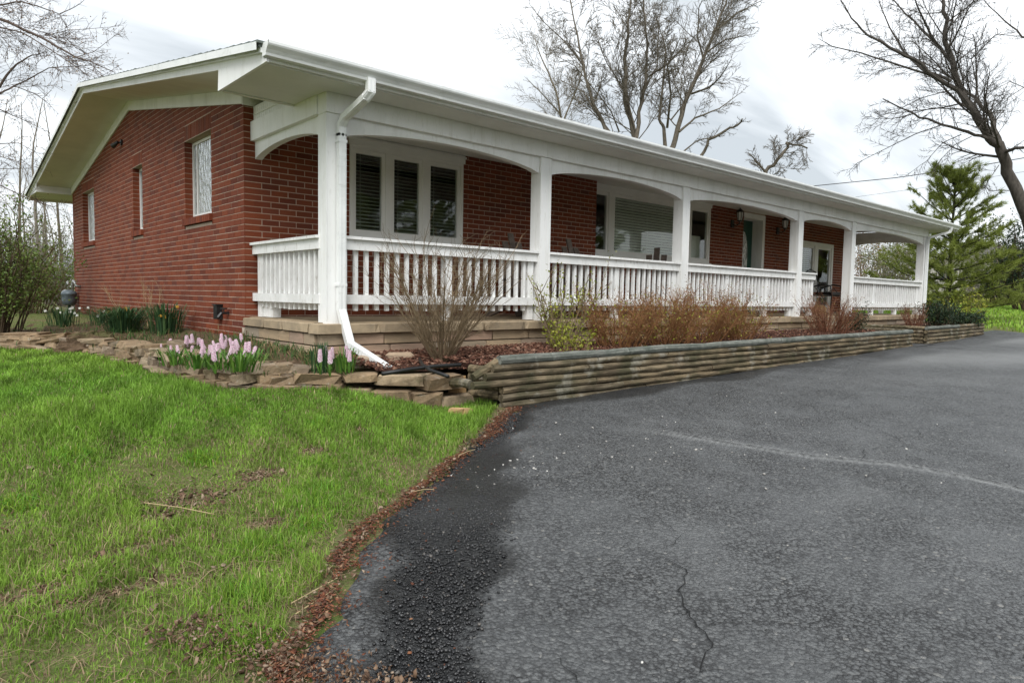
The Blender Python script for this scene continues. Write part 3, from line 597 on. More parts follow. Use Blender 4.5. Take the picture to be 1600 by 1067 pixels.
# --- roof
OHL, OHR = -.64, LX+.64; EF, ER = -2.17, 11.35
def roof_z(Y): return 4.768-.17*abs(Y-RIDGE)
r = MB()
for y0, y1 in ((EF, RIDGE), (RIDGE, ER)):
    r.prism([(OHL-.045, y0, roof_z(y0)-.028), (OHL-.045, y1, roof_z(y1)-.028), (OHL-.045, y1, roof_z(y1)-.055), (OHL-.045, y0, roof_z(y0)-.055)], (OHR-OHL+.09, 0, 0))
roof = r.build('roof', 'shingle', house); tag(roof, 'low-pitched grey-green shingle roof')
sh = MB(); rr = random.Random(2)
for y0, y1, sg in ((EF, RIDGE, 1), (ER, RIDGE, -1)):
    y = y0-sg*.02
    while sg*(y1-y) > .02:
        ya = y; yb = y+sg*min(.17, abs(y1-y)); x = OHL-.055-rr.uniform(0, .012)
        while x < OHR+.05:
            xe = min(x+1.0, OHR+.055+rr.uniform(0, .012)); lift = rr.uniform(0, .006)+(.012 if rr.random() < .06 else 0)
            sh.prism([(x, ya, roof_z(ya)-.027), (x, yb, roof_z(yb)-.027), (x, yb, roof_z(yb)-.014), (x, ya, roof_z(ya)-.006+lift*.6)], (xe-x-.004, 0, 0)); x = xe
        y = yb
sh = sh.build('shingle_course', 'shingle', roof); sh['kind'] = 'stuff'
# soffits, rakes, fascia
for X0, X1 in ((OHL+.026, .10), (LX-.0, OHR-.026)):
    s = MB()
    for y0, y1 in ((-1.1, RIDGE), (RIDGE, 10.05)):
        s.prism([(X0, y0, soffit_z(y0)+.002), (X0, y1, soffit_z(y1)+.002), (X0, y1, soffit_z(y1)+.02), (X0, y0, soffit_z(y0)+.02)], (X1-X0, 0, 0))
    s.build('gable_soffit', 'soffit', house)
s = MB(); s.box((OHL+.026, EF+.03, SOF), (OHR-.026, -1.60, SOF+.018)).box((OHL+.026, -1.60, SOF), (.10, -1.115, SOF+.018)).box((LX-.1, -1.60, SOF), (OHR-.026, -1.115, SOF+.018))
s.box((OHL+.026, -1.135, SOF+.019), (.10, -1.115, 3.60)).box((OHL+.03, -1.150, SOF-.012), (.10, -1.105, SOF-.001))
s.build('eave_soffit', 'eave_paint', house)
MB().box((OHL+.026, 10.06, 3.60), (OHR-.026, ER-.03, 3.618)).box((OHL+.026, 10.04, 3.60), (.05, 10.06, 3.83)).build('rear_soffit', 'soffit', house)
MB().box((.1, -1.62, 3.50), (LX, -.02, 3.52)).box((STEP, -.02, 3.50), (LX, YB+.0, 3.52)).build('porch_ceiling', 'soffit', house)
for X0 in (OHL, OHR-.026):
    s = MB()
    for y0, y1 in ((EF+.02, RIDGE), (RIDGE, ER-.02)):
        s.prism([(X0, y0, soffit_z(y0)-.002), (X0, y1, soffit_z(y1)-.002), (X0, y1, soffit_z(y1)+.095), (X0, y0, soffit_z(y0)+.095)], (.026, 0, 0))
    s.build('rake_board', 'white_paint', house)
    s = MB(); xx = X0-.03 if X0 < 0 else X0+.028
    for y0, y1 in ((EF+.0, RIDGE), (RIDGE, ER-.0)):
        s.prism([(xx-(.042 if X0 < 0 else -.042), y0, roof_z(y0)-.085), (xx-(.042 if X0 < 0 else -.042), y1, roof_z(y1)-.085), (xx-(.042 if X0 < 0 else -.042), y1, roof_z(y1)-.022), (xx-(.042 if X0 < 0 else -.042), y0, roof_z(y0)-.022)], (.006, 0, 0)); s.prism([(xx, y0, roof_z(y0)-.095), (xx, y1, roof_z(y1)-.095), (xx, y1, roof_z(y1)-.056), (xx, y0, roof_z(y0)-.056)], (.028, 0, 0))
    s.build('drip_edge', 'gutter_metal', house)
    xx = X0-.004 if X0 < 0 else X0+.027
    MB().prism([(xx, -1.12, 3.575), (xx, -1.10, 3.385), (xx, -2.215, 3.388), (xx, -2.215, 3.412)], (.003 if X0 < 0 else .004, 0, 0)).prism([(X0+.001, -1.13, 3.575), (X0+.001, -1.115, SOF-.008), (X0+.001, -2.20, SOF-.006), (X0+.001, -2.20, 3.41)], (.024, 0, 0)).build('eave_return', 'white_paint', house)
    MB().prism([(X0+.001, 10.04, 3.74), (X0+.001, 10.04, 3.602), (X0+.001, ER-.03, 3.60), (X0+.001, ER-.03, 3.62)], (.024, 0, 0)).build('eave_return', 'white_paint', house)
# frieze along the gable brick top
s = MB()
for y0, y1 in ((0.0, RIDGE), (RIDGE, DY)):
    s.prism([(-.022, y0, soffit_z(y0)-.155), (-.022, y1, soffit_z(y1)-.155 if y1 != RIDGE else soffit_z(y1)-.148), (-.022, y1, soffit_z(y1)), (-.022, y0, soffit_z(y0))], (.020, 0, 0))
s.box((-.018, -.022, 3.60), (.3, -.002, 3.76)); s.build('frieze', 'white_paint', house)
MB().box((OHL+.03, EF, 3.405), (OHR-.03, EF+.026, 3.545)).build('fascia', 'white_paint', house); MB().box((OHL+.03, ER-.026, 3.55), (OHR-.03, ER, 3.66)).build('fascia', 'white_paint', house)
def gutter(Y, zt, sg, x0, x1):
    pr = [(0, zt), (0, zt-.105), (-.065, zt-.105), (-.070, zt-.085), (-.088, zt-.060), (-.112, zt-.035), (-.118, zt-.022), (-.118, zt), (-.108, zt), (-.108, zt-.018), (-.080, zt-.050), (-.060, zt-.098), (-.006, zt-.098), (-.006, zt)]
    m = MB(); m.prism([(x0, Y+sg*a, b) for a, b in pr], (x1-x0, 0, 0))
    for x in (x0, x1-.004): m.prism([(x+.001 if x == x0 else x-.001, Y+sg*a, b-.001) for a, b in pr[:8]], (.004, 0, 0))
    return m
gm_ = gutter(EF-.002, 3.535, 1, OHL-.02, OHR+.02)
gut = gm_.build('gutter', 'gutter_metal', house); tag(gut, 'long white front gutter')
for xs_ in (1.02, 5.2, 9.3, 13.4):
    pr = [(-.003, 3.428), (-.068, 3.427), (-.073, 3.448), (-.091, 3.474), (-.115, 3.499), (-.121, 3.512), (-.121, 3.537), (-.118, 3.537), (-.118, 3.513), (-.088, 3.476), (-.070, 3.45), (-.065, 3.430)]
    MB().prism([(xs_, EF-.002+a, b) for a, b in pr], (.05, 0, 0)).build('gutter_joint', 'gutter_metal', gut)
o = gutter(ER+.002, 3.655, -1, OHL-.02, OHR+.02).build('gutter', 'gutter_metal', house); tag(o, 'rear gutter seen end-on at the back eave')
# --- porch posts
PW = .17; PY0 = -1.775; POSTX = [(.095, .265), (2.855, 3.025), (5.79, 5.96), (9.48, 9.65), (11.85, 12.02), (16.2, 16.37)]
for i, (a, b) in enumerate(POSTX):
    m = MB(); m.box((a, PY0, FLOOR-.012 if i else 1.262), (b, PY0+PW, 3.30))
    for x in (a+.0, b-.0): m.box((x-.004, PY0-.004, FLOOR+.02), (x+.004, PY0+.02, 3.20))
    p = m.build('porch_post', 'white_paint', house); tag(p, 'square white porch post, %s from the left' % ['first', 'second', 'third', 'fourth', 'fifth', 'sixth'][i])
# beams and arches
_bm = MB()
for _a, _b in ((.085, 2.938), (2.942, 9.563), (9.567, LX-.1)): _bm.box((_a, PY0-.02, 3.214), (_b, PY0+.15, SOF-.001))
_bm.build('front_beam', 'white_paint', house)
MB().box((.075, PY0+.16, 3.222), (.235, -.002, 3.43)).box((.11, -1.10, 3.431), (.20, -.002, 3.60)).box((.20, -1.60, 3.431), (.22, -.002, 3.51)).build('side_beam', 'white_paint', house)
m = MB()
for yy in np.arange(-1.0, -.02, .055): m.box((.1075, yy, 3.433), (.1095, yy+.045, 3.59))
m.build('gable_panel', 'white_paint', house)
MB().box((LX-.26, PY0+.16, 3.222), (LX-.11, YB-.002, SOF-.001)).box((LX-.2, -1.60, SOF+.02), (LX-.18, YB, 3.7)).build('side_beam', 'white_paint', house)
def arch(axis, a, b, fixed, thick, ztop, zs, zc, e0=0, e1=0):
    n = 20; lo = []
    for i in range(n+1):
        t = i/n; u = a+(b-a)*t; z = zs+(zc-zs)*(1-(2*t-1)**2)**.75
        lo.append((u, z))
    poly = [(a, ztop)]+lo+[(b, ztop)]
    V = []; 
    for off in (0, thick):
        for u, z in poly: V.append((u, fixed+off, z) if axis == 'x' else (fixed+off, u, z))
    m = len(poly); f = []
    for i in range(1, m-2):                         # strips front and back so the concave outline stays clean
        pass
    MBx = MB(); 
    for i in range(n):
        (u0, z0), (u1, z1) = lo[i], lo[i+1]
        P8 = []
        for off in (0, thick):
            for u, z in ((u0, z0), (u1, z1), (u1, ztop), (u0, ztop)): P8.append((u, fixed+off, z) if axis == 'x' else (fixed+off, u, z))
        MBx.add(P8, [(0, 1, 2, 3), (7, 6, 5, 4), (0, 4, 5, 1)])
    return MBx
for i in range(5):
    a, b = POSTX[i][1], POSTX[i+1][0]
    o = arch('x', a, b, PY0+.03, .09, 3.2135, 3.022, 3.150 if i < 2 else 3.135).build('arch_board', 'white_paint', house); tag(o, 'arched white board of the %s porch bay' % ['first', 'second', 'third', 'fourth', 'fifth'][i])
o = arch('y', PY0+PW+.01, -.004, .125, .08, 3.2215, 3.03, 3.13).build('arch_board', 'white_paint', house); tag(o, 'arched white board on the left side of the porch')
o = arch('y', PY0+PW+.01, YB-.004, LX-.23, .08, 3.2215, 3.03, 3.12).build('arch_board', 'white_paint', house); tag(o, 'arched white board on the far side of the porch')
# --- railings
balm = unit_mesh('worn_white')
def railing(label, axis, a, b, fixed, out, mids=(), skip0=False):
    """axis 'x' runs along X at Y=fixed; out = direction of the outer face (-1)"""
    def B(m, u0, u1, w0, w1, z0, z1):
        if axis == 'x': m.box((u0, fixed+w0, z0), (u1, fixed+w1, z1))
        else: m.box((fixed+w0, u0, z0), (fixed+w1, u1, z1))
        return m
    m = MB(); B(m, a, b, -.075, .085, 2.072, 2.100)
    top = m.build('railing', 'worn_white', house); tag(top, label)
    B(MB(), a, b, -.045, -.007, 1.972, 2.071).build('top_rail', 'worn_white', top); B(MB(), a, b, -.045, -.007, 1.452, 1.542).build('bottom_rail', 'worn_white', top)
    n = int(round((b-a)/.118)); st_ = (b-a)/n
    for i in range(n):
        u = a+st_*(i+.5)
        if any(abs(u-q) < .075 for q in mids): continue
        u0, u1 = u-.0185, u+.0185; z0 = 1.385+rngb.uniform(-.006, .006)
        mt = mat_box((u0, fixed-.006, z0), (u1, fixed+.032, 2.071)) if axis == 'x' else mat_box((fixed-.006, u0, z0), (fixed+.032, u1, 2.071))
        link('baluster', balm, top, matrix=mt)
    for q in mids: B(MB(), q-.045, q+.045, -.0055, .08, FLOOR-.002, 2.0715).build('railing_post', 'worn_white', top)
YR = -1.70
railing('white porch railing of the first bay behind the bare twiggy shrub', 'x', POSTX[0][1]+.001, POSTX[1][0]-.001, YR, -1, (1.56, 2.78))
railing('white porch railing of the second bay above the rusty brown shrubs', 'x', POSTX[1][1]+.001, POSTX[2][0]-.001, YR, -1, (4.40, 5.72))
railing('white porch railing of the third bay below the lanterns', 'x', POSTX[2][1]+.001, POSTX[3][0]-.001, YR, -1, (7.2, 8.5, 9.41))
railing('short white porch railing beside the steps', 'x', POSTX[3][1]+.001, 10.32, YR, -1, (10.27,))
railing('white porch railing of the far bay', 'x', POSTX[4][1]+.001, POSTX[5][0]-.001, YR, -1, (13.3, 14.7, 16.1))
railing('short white side railing between brick corner and first post', 'y', YR+.06, -.004, .13, -1, (-.10,))
railing('far side railing of the porch', 'y', YR+.06, YB-.06, LX-.22, -1, (-.8,))
m = MB(); m.box((.145, -.42, FLOOR), (.235, -.16, 1.449)); m.build('railing_block', 'worn_white', house)
# --- porch floor and stone base
pf = MB().box((.05, -1.70, .5), (LX-.05, YB+.10, FLOOR-.006)).build('porch_floor', 'cap_stone', house); tag(pf, 'stone porch floor')
base = MB().box((.03, -1.775, .45), (LX-.02, -1.70, FLOOR-.03)).box((.03, -1.69, .45), (.05, 0.0, FLOOR-.03)).build('porch_base', 'stone_joint', house); tag(base, 'sandstone veneer base under the porch')
rs_ = random.Random(21); n_st = 0
x = -.03
while x < LX:
    L = rs_.uniform(.55, 1.15); e = min(x+L, LX+.03)
    if not (10.2 < (x+e)/2 < 11.9): MB().rock(((x+e)/2, -1.76+rs_.uniform(-.01, .01), FLOOR-.062), (e-x-.008, .22, .095), 0, rs_, .12, .03).build('cap_stone', 'cap_stone', base)
    x = e
y = -1.64
while y < -.01:
    L = rs_.uniform(.35, .6); e = min(y+L, .0)
    MB().rock((.06, (y+e)/2, FLOOR-.058), (.19, e-y-.008, .09), 0, rs_, .12, .03).build('cap_stone', 'cap_stone', base); y = e
for zi, (z0, z1) in enumerate([(1.06, 1.17), (.965, 1.056), (.83, .960), (.70, .826)]):
    x = .01-rs_.uniform(0, .1)
    while x < LX:
        L = rs_.uniform(.28, .95); e = min(x+L, LX); x = max(x, .01)
        if not (10.2 < (x+e)/2 < 11.9): MB().rock(((x+e)/2, -1.785, (z0+z1)/2), (e-x-.010, .07+rs_.uniform(0, .012), z1-z0-.008), 0, rs_, .08, .03).build('stone', 'sandstone', base)
        x = e
    y = -1.74
    while y < -.02:
        L = rs_.uniform(.2, .6); e = min(y+L, -.005)
        MB().rock((.02, (y+e)/2, (z0+z1)/2), (.06+rs_.uniform(0, .012), e-y-.010, z1-z0-.008), 0, rs_, .08, .03).build('stone', 'sandstone', base); y = e
for i in range(2): MB().box((10.36, -1.80-.32*(2-i), .5), (11.8, -1.80-.32*(1-i)-.001, 1.28-.17*(2-i))).build('porch_step', 'cap_stone', house)
# --- downspouts
def spout(pts, w, h, name, label):
    m = MB()
    for p, q in zip(pts[:-1], pts[1:]):
        p = np.array(p, float); q = np.array(q, float); d = (q-p)/np.linalg.norm(q-p)
        up = (0, 1, 0) if abs(d[2]) > .6 else (0, 0, 1)
        m.bar(p-d*.012, q+d*.012, w, h, up)
        a = np.cross(d, up); a /= np.linalg.norm(a); b = np.cross(a, d)
        for k in (-.25, .25): m.bar(p+a*w*k-b*(h/2), q+a*w*k-b*(h/2), w*.16, .008, up)
    o = m.build(name, 'gutter_metal', house); tag(o, label); return o
spout([(.285, -2.235, 3.44), (.285, -2.235, 3.34), (.262, -2.19, 3.29), (.232, -1.87, 3.17), (.225, -1.815, 3.10), (.225, -1.815, 3.02), (.225, -1.815, 1.40), (.24, -1.88, 1.22), (.255, -1.93, 1.08), (.30, -2.52, .90)], .075, .055, 'downspout', 'white downspout down the first post with an extension onto the bed')
m = MB()
for z in (2.95, 1.62): m.box((.18, -1.846, z), (.27, -1.776, z+.025))
m.build('downspout_strap', 'gutter_metal', house)
spout([(16.6, -2.23, 3.44), (16.6, -2.2, 3.34), (16.34, -1.83, 3.20), (16.31, -1.815, 3.12), (16.31, -1.815, .95)], .075, .055, 'downspout', 'white downspout on the far right post')
MB().box((.262, -2.53, .872), (.336, -2.515, .925)).build('downspout_end', 'rubber', house)
# ------------------------------------------------------------------ things on the house front
def adirondack(label):
    r = empty('adirondack_chair', (0, 0, 0), label, 'chair', 'wooden chairs on the porch')     # faces -Y
    for x in (-.27, .27):
        MB().box((x-.03, -.42, 0), (x+.03, -.34, .50)).build('leg', 'grey_wood', r); MB().bar((x, -.36, .36), (x, .50, .02), .05, .10).build('leg', 'grey_wood', r)
        MB().box((x*1.22-.07, -.46, .50), (x*1.22+.07, .30, .53)).build('armrest', 'grey_wood', r)
    for i in range(5): MB().bar((-.27, -.40+.11*i, .37-.045*i), (.27, -.40+.11*i, .37-.045*i), .09, .02).build('seat_slat', 'grey_wood', r)
    for i, (x, h) in enumerate(zip((-.22, -.11, 0, .11, .22), (.86, 1.0, 1.12, 1.0, .86))): MB().bar((x, .06, .18), (x*1.12, .06+h*.27, h), .095, .02, (0, 1, 0)).build('back_slat', 'grey_wood', r)
    MB().bar((-.27, .20, .38), (.27, .20, .38), .03, .07).build('back_rail', 'grey_wood', r)
    return r
ch = adirondack('weathered wooden chair behind the railing left of the second porch post'); ch.location = (3.30, -1.1, FLOOR)
c2 = copy_tree(ch, None, (4.44, -1.1, FLOOR)); c2['label'] = 'weathered wooden chair behind the railing right of the second porch post'
c3 = copy_tree(ch, None, (6.22, -.95, FLOOR), R_(-62)); c3['label'] = 'wooden chair turned sideways below the picture window'
# wrought iron chair
r = empty('metal_chair', (13.35, -.62, FLOOR), 'black metal armchair on the porch behind the red-brown shrub', 'chair')
def ct(p, rad=.014, n=5, name='frame'): 
    m = MB(); m.tube(p, rad, n); return m.build(name, 'black_metal', r, True)
bx, by, bz = 13.35, -.62, FLOOR
for s in (-1, 1):
    ct([(bx+s*.26, by-.25, bz), (bx+s*.27, by-.26, bz+.42), (bx+s*.29, by-.24, bz+.64), (bx+s*.30, by-.05, bz+.68), (bx+s*.28, by+.24, bz+.60)], .017, 5, 'armrest')
    ct([(bx+s*.25, by+.30, bz), (bx+s*.25, by+.22, bz+.42), (bx+s*.25, by+.36, bz+.98)], .017, 5, 'leg'); ct([(bx+s*.25, by-.25, bz+.42), (bx+s*.25, by+.22, bz+.42)])
    ct([(bx+s*.27, by-.20, bz+.44), (bx+s*.28, by-.08, bz+.60), (bx+s*.28, by+.06, bz+.50), (bx+s*.28, by+.10, bz+.60)], .011)
ct([(bx-.25, by+.36, bz+.98), (bx, by+.38, bz+1.04), (bx+.25, by+.36, bz+.98)])
m = MB()
for k in range(9): m.tube([(bx-.22+.055*k, by-.25, bz+.43), (bx-.22+.055*k, by+.22, bz+.42), (bx-.22+.055*k, by+.36, bz+.99)], .007, 4)
m.build('seat_and_back', 'black_metal', r)
MB().box((bx-.25, by-.24, bz+.44), (bx+.25, by+.22, bz+.50)).build('cushion', 'black_metal', r)
def lantern(x, label):
    y = YB; r = empty('wall_lantern', (x, y, 3.2), label, 'lantern', 'wall lanterns beside the front door'); z = 3.16
    MB().box((x-.055, y-.025, z-.06), (x+.055, y-.001, z+.10)).build('back_plate', 'black_metal', r)
    MB().tube([(x, y-.02, z), (x, y-.10, z-.02), (x, y-.17, z+.01), (x, y-.18, z+.05)], .012, 6).build('arm', 'black_metal', r)
    c = (x, y-.18, z+.05); MB().lathe(c, [(.02, 0), (.05, .015), (.055, .03)], 6).build('lamp_base', 'black_metal', r)
    MB().lathe(c, [(.042, .032), (.062, .14), (.062, .20)], 6).build('lamp_glass', 'lamp_glass', r)
    m = MB()
    for j in range(6):
        t = j*math.pi/3; m.tube([(c[0]+.046*math.cos(t), c[1]+.046*math.sin(t), c[2]+.03), (c[0]+.067*math.cos(t), c[1]+.067*math.sin(t), c[2]+.14), (c[0]+.067*math.cos(t), c[1]+.067*math.sin(t), c[2]+.205)], .006, 4)
    m.build('cage', 'black_metal', r); MB().lathe(c, [(.085, .205), (.075, .225), (.03, .265), (.012, .275), (.014, .30), (.004, .315)], 8).build('cap', 'black_metal', r)
lantern(10.42, 'black wall lantern left of the green door'); lantern(12.42, 'black wall lantern right of the green door, partly behind the fourth post')
# floodlight under the gable
r = empty('floodlight', (0, 5.45, 4.0), 'small dark bullet floodlight high on the brick gable', 'floodlight')
MB().lathe((-.012, 5.45, 4.03), [(.05, .012), (.05, -.012)], 10, 0).build('base_plate', 'black_metal', r)
MB().tube([(-.02, 5.45, 4.03), (-.09, 5.45, 4.00)], .014, 6).build('arm', 'meter_grey', r); MB().tube([(-.07, 5.42, 4.02), (-.09, 5.49, 3.995), (-.115, 5.56, 3.97), (-.117, 5.565, 3.968)], [.022, .03, .045, .04], 10).build('lamp_head', 'black_metal', r, True)
# garden tap and outlet box
r = empty('outlet_box', (0, .74, 1.28), 'black outdoor outlet box low on the gable near the corner', 'outlet box')
MB().box((-.07, .71, 1.22), (-.001, .83, 1.39)).build('body', 'black_plastic', r); MB().box((-.085, .70, 1.385), (-.001, .84, 1.40)).build('lid', 'black_plastic', r)
r = empty('garden_tap', (0, .50, 1.27), 'dark garden tap beside the outlet box', 'tap')
MB().tube([(0, .50, 1.30), (-.09, .50, 1.30), (-.13, .50, 1.25)], .016, 6).build('spout', 'black_metal', r); MB().lathe((-.06, .50, 1.325), [(.008, -.02), (.008, .02), (.04, .022), (.04, .034)], 8).build('handle', 'black_metal', r)
# gas meter
gx, gy = -.17, 9.55; gz0 = 1.20
r = empty('gas_meter', (gx, gy, .95), 'grey gas meter with bent pipes at the rear corner of the gable', 'gas meter')
MB().lathe((gx, gy, gz0), [(.08, 0), (.13, .03), (.14, .12), (.14, .22), (.15, .23), (.15, .26), (.12, .30), (.05, .33)], 12).build('body', 'meter_grey', r, True)
MB().lathe((gx-.01, gy+.30, gz0+.24), [(.06, -.14), (.10, -.10), (.10, -.03), (.05, 0), (.05, .10)], 10, 1).build('regulator', 'pipe_grey', r, True)
MB().tube([(gx+.05, gy-.09, gz0+.30), (gx+.05, gy-.09, gz0+.45), (gx+.06, gy-.14, gz0+.52), (gx+.07, gy-.22, gz0+.50), (gx+.08, gy-.25, gz0+.42), (gx+.17, gy-.25, gz0+.40)], .028, 8).build('pipe', 'pipe_grey', r, True)
MB().tube([(gx, gy+.09, gz0+.30), (gx, gy+.09, gz0+.46), (gx, gy+.2, gz0+.50), (gx, gy+.3, gz0+.40)], .028, 8).build('pipe', 'pipe_grey', r, True)
MB().tube([(gx, gy, .8), (gx, gy, gz0+.02)], .03, 8).build('riser', 'pipe_green', r)
# ------------------------------------------------------------------ stone wall along the left bed
WP = np.array([(.95, -2.93, .58, .80), (.62, -2.99, .60, .83), (.29, -2.89, .63, .85), (-.01, -2.55-.1, .68, .86), (-.26, -2.42, .72, .865), (-.59, -2.36, .745, .90), (-.87, -2.27, .76, .925), (-1.02, -1.98, .775, .94), (-1.14, -1.54, .79, .955), (-1.23, -.69, .81, .965), (-1.29, .29, .83, .965), (-1.37, .81, .84, .95), (-1.64, 1.33, .87, .955), (-1.96, 1.63, .89, .96), (-2.6, 2.3, .9, .96)])
arc = np.concatenate([[0], np.cumsum(np.hypot(np.diff(WP[:, 0]), np.diff(WP[:, 1])))])
def wall_at(s): return np.array([np.interp(s, arc, WP[:, i]) for i in range(4)])
def wall_dir(s):
    d = wall_at(s+.06)[:2]-wall_at(s-.06)[:2]; return math.atan2(d[1], d[0])
sw = empty('stone_wall', tuple(WP[4][:3]), 'low dry-stacked fieldstone wall edging the flower bed by the lawn', 'stone wall')
rk = random.Random(77)
def stone(s, inset, z, size, dr=0, mat='fieldstone', tilt=0, jit=.12):
    p = wall_at(s); t = wall_dir(s); nx, ny = math.sin(t), -math.cos(t)     # inwards (towards the house)
    x, y = p[0]+nx*inset, p[1]+ny*inset
    return MB().rock((x, y, z), size, t+dr, rk, .16, jit*1.35, tilt).build('stone', mat, sw)
# inward normal must point to the house: check and flip if needed
_t = wall_dir(2.0); _p = wall_at(2.0)
FL = 1 if (Vector((math.sin(_t), -math.cos(_t)))@Vector((1.0-_p[0], 1.0-_p[1]))) > 0 else -1
_stone = stone
def stone(s, inset, z, size, dr=0, mat='fieldstone', tilt=0, jit=.15): return _stone(s, inset*FL, z, size, dr, mat, tilt, jit)
# hand-placed front stones: two courses with long flat slabs
s = .05
for L, h in [(.36, .10), (.26, .12), (.34, .10), (.22, .08), (.28, .09), (.20, .10)]:
    p = wall_at(s+L/2); stone(s+L/2, .08, p[2]+h/2-.02, (L*.97, rk.uniform(.18, .26), h+.02)); s += L
s = .02
for L, h, w in [(.12, .15, .13), (.40, .11, .26), (.42, .085, .24), (.30, .06, .26), (.42, .09, .30)]:
    p = wall_at(s+L/2); stone(s+L/2, .12+rk.uniform(-.04, .04), p[3]-h/2+.02+rk.uniform(-.012, .012), (L*.97, w, h+.01), rk.uniform(-.08, .08), 'tan_stone' if L < .2 else 'fieldstone', rk.uniform(-.08, .08), .13); s += L
s0 = s
while s < arc[-1]-.1:                                # smaller rubble courses round the bend
    p = wall_at(s)
    z = p[2]-.01; n = 3
    for c in range(n):
        h = (p[3]-p[2]+.05)/n*rk.uniform(.85, 1.2); stone(s+rk.uniform(-.07, .07), .05+.05*c+rk.uniform(-.02, .03), z+h/2, (rk.uniform(.12, .30)*(1.5 if c == n-1 else 1), rk.uniform(.13, .22)+.08*(c == n-1), h+.004), rk.uniform(-.25, .25), tilt=rk.uniform(-.15, .15)); z += h
    s += rk.uniform(.16, .24)
for s_, ins, dz, sz in [(3.15, .22, .03, (.30, .22, .07)), (3.5, .30, .03, (.2, .16, .16)), (3.9, .18, .03, (.22, .2, .08)), (4.4, .2, .02, (.3, .22, .07)), (2.3, .3, .0, (.5, .3, .06)), (1.5, .3, .0, (.3, .2, .06)), (5.9, .25, .04, (.4, .25, .07)), (6.3, .3, .05, (.45, .25, .06))]:
    p = wall_at(s_); stone(s_, ins, p[3]+dz, sz, rk.uniform(-.4, .4), tilt=rk.uniform(-.12, .12))
# loose stones
def loose(name, label, c, size, rot, mat, tilt=0, cat='stone', seed=1):
    q = random.Random(seed); m = MB(); m.rock((0, 0, 0), size, rot, q, .3, .14, tilt); o = m.build(name, mat); o.location = c; tag(o, label, cat); return o
fx, fy = .50, -3.32; loose('flat_stone', 'flat tan stone lying in the grass beside the driveway', (fx, fy, gz(fx, fy)+.035), (.22, .16, .06), .5, 'tan_stone', .15, seed=4)
loose('sandstone_block', 'tan sandstone block half buried under the downspout, left one', (.30, -2.20, .93), (.22, .16, .13), .3, 'sandstone', seed=5); loose('sandstone_block', 'tan sandstone block in the mulch right of the downspout', (.62, -2.22, .945), (.26, .17, .13), -.2, 'sandstone', seed=6)
for i, (x, y, sz, lb) in enumerate([(13.0, -.6, .30, 'tan rock on the far porch floor, left of two'), (13.42, -.45, .26, 'tan rock on the far porch floor, right of two')]): loose('tan_rock', lb, (x, y, FLOOR+sz*.3), (sz*1.2, sz, sz*.7), i, 'tan_stone', seed=8+i)
# ------------------------------------------------------------------ beds
def loft(name, A, B, n, mat, kind='structure', bumpy=.012, seed=1):
    rr = np.random.RandomState(seed); A = np.array(A, float); B = np.array(B, float); m = len(A)
    t = np.linspace(0, 1, n)[None, :, None]; V = A[:, None, :]*(1-t)+B[:, None, :]*t; V[:, :, 2] += rr.normal(0, bumpy, V.shape[:2])
    I = np.arange(m*n).reshape(m, n); Q = np.stack([I[:-1, :-1], I[1:, :-1], I[1:, 1:], I[:-1, 1:]], -1).reshape(-1, 4)
    o = link(name, fast_mesh(name, V.reshape(-1, 3), Q, mat=mat, smooth=True)); tag(o, kind=kind); return V
ss = np.linspace(1.15, arc[-1], 60); A = []; B = []
for s in ss:
    p = wall_at(s); t = wall_dir(s); nx, ny = FL*math.sin(t)*.1, -FL*math.cos(t)*.1
    A.append((p[0]+nx, p[1]+ny, p[3]-.035))
    fr = (s-ss[0])/(ss[-1]-ss[0])
    q = np.interp(fr, [0, .16, .35, .5, 1], [-1.72, -1.7, -.6, .1, 11]); B.append((.08, q, np.interp(fr, [0, .2, .5, 1], [.94, 1.0, 1.05, 1.03])))
BEDV = loft('flower_bed', A, B, 16, 'bed_soil', seed=4)
def bed_z(x, y):
    P = BEDV.reshape(-1, 3); d = (P[:, 0]-x)**2+(P[:, 1]-y)**2; return float(P[d.argmin(), 2])
xs_ = np.linspace(.12, 11.15, 90)
def mulch_z(x, y): return .945+.007*x*.9+.03*sst((y+3.1)/1.2)
A = [(x, -3.17 if x > .95 else -3.0+(.95-x)*.3, float(mulch_z(x, -3.17))-.02) for x in xs_]; B = [(x, -1.74, float(mulch_z(x, -1.74))) for x in xs_]
for i, x in enumerate(xs_):
    if x < 1.1: A[i] = (x, wall_at(max(0.02, .9-x))[1]+.14, .90)
loft('mulch_bed', A, B, 18, 'mulch_soil', seed=5)
A = [(x, -3.2, 1.06) for x in np.linspace(11.7, 15.8, 30)]; B = [(x, -1.74, 1.06) for x in np.linspace(12.0, 16.6, 30)]
loft('planter_soil', A, B, 10, 'mulch_soil', seed=6)
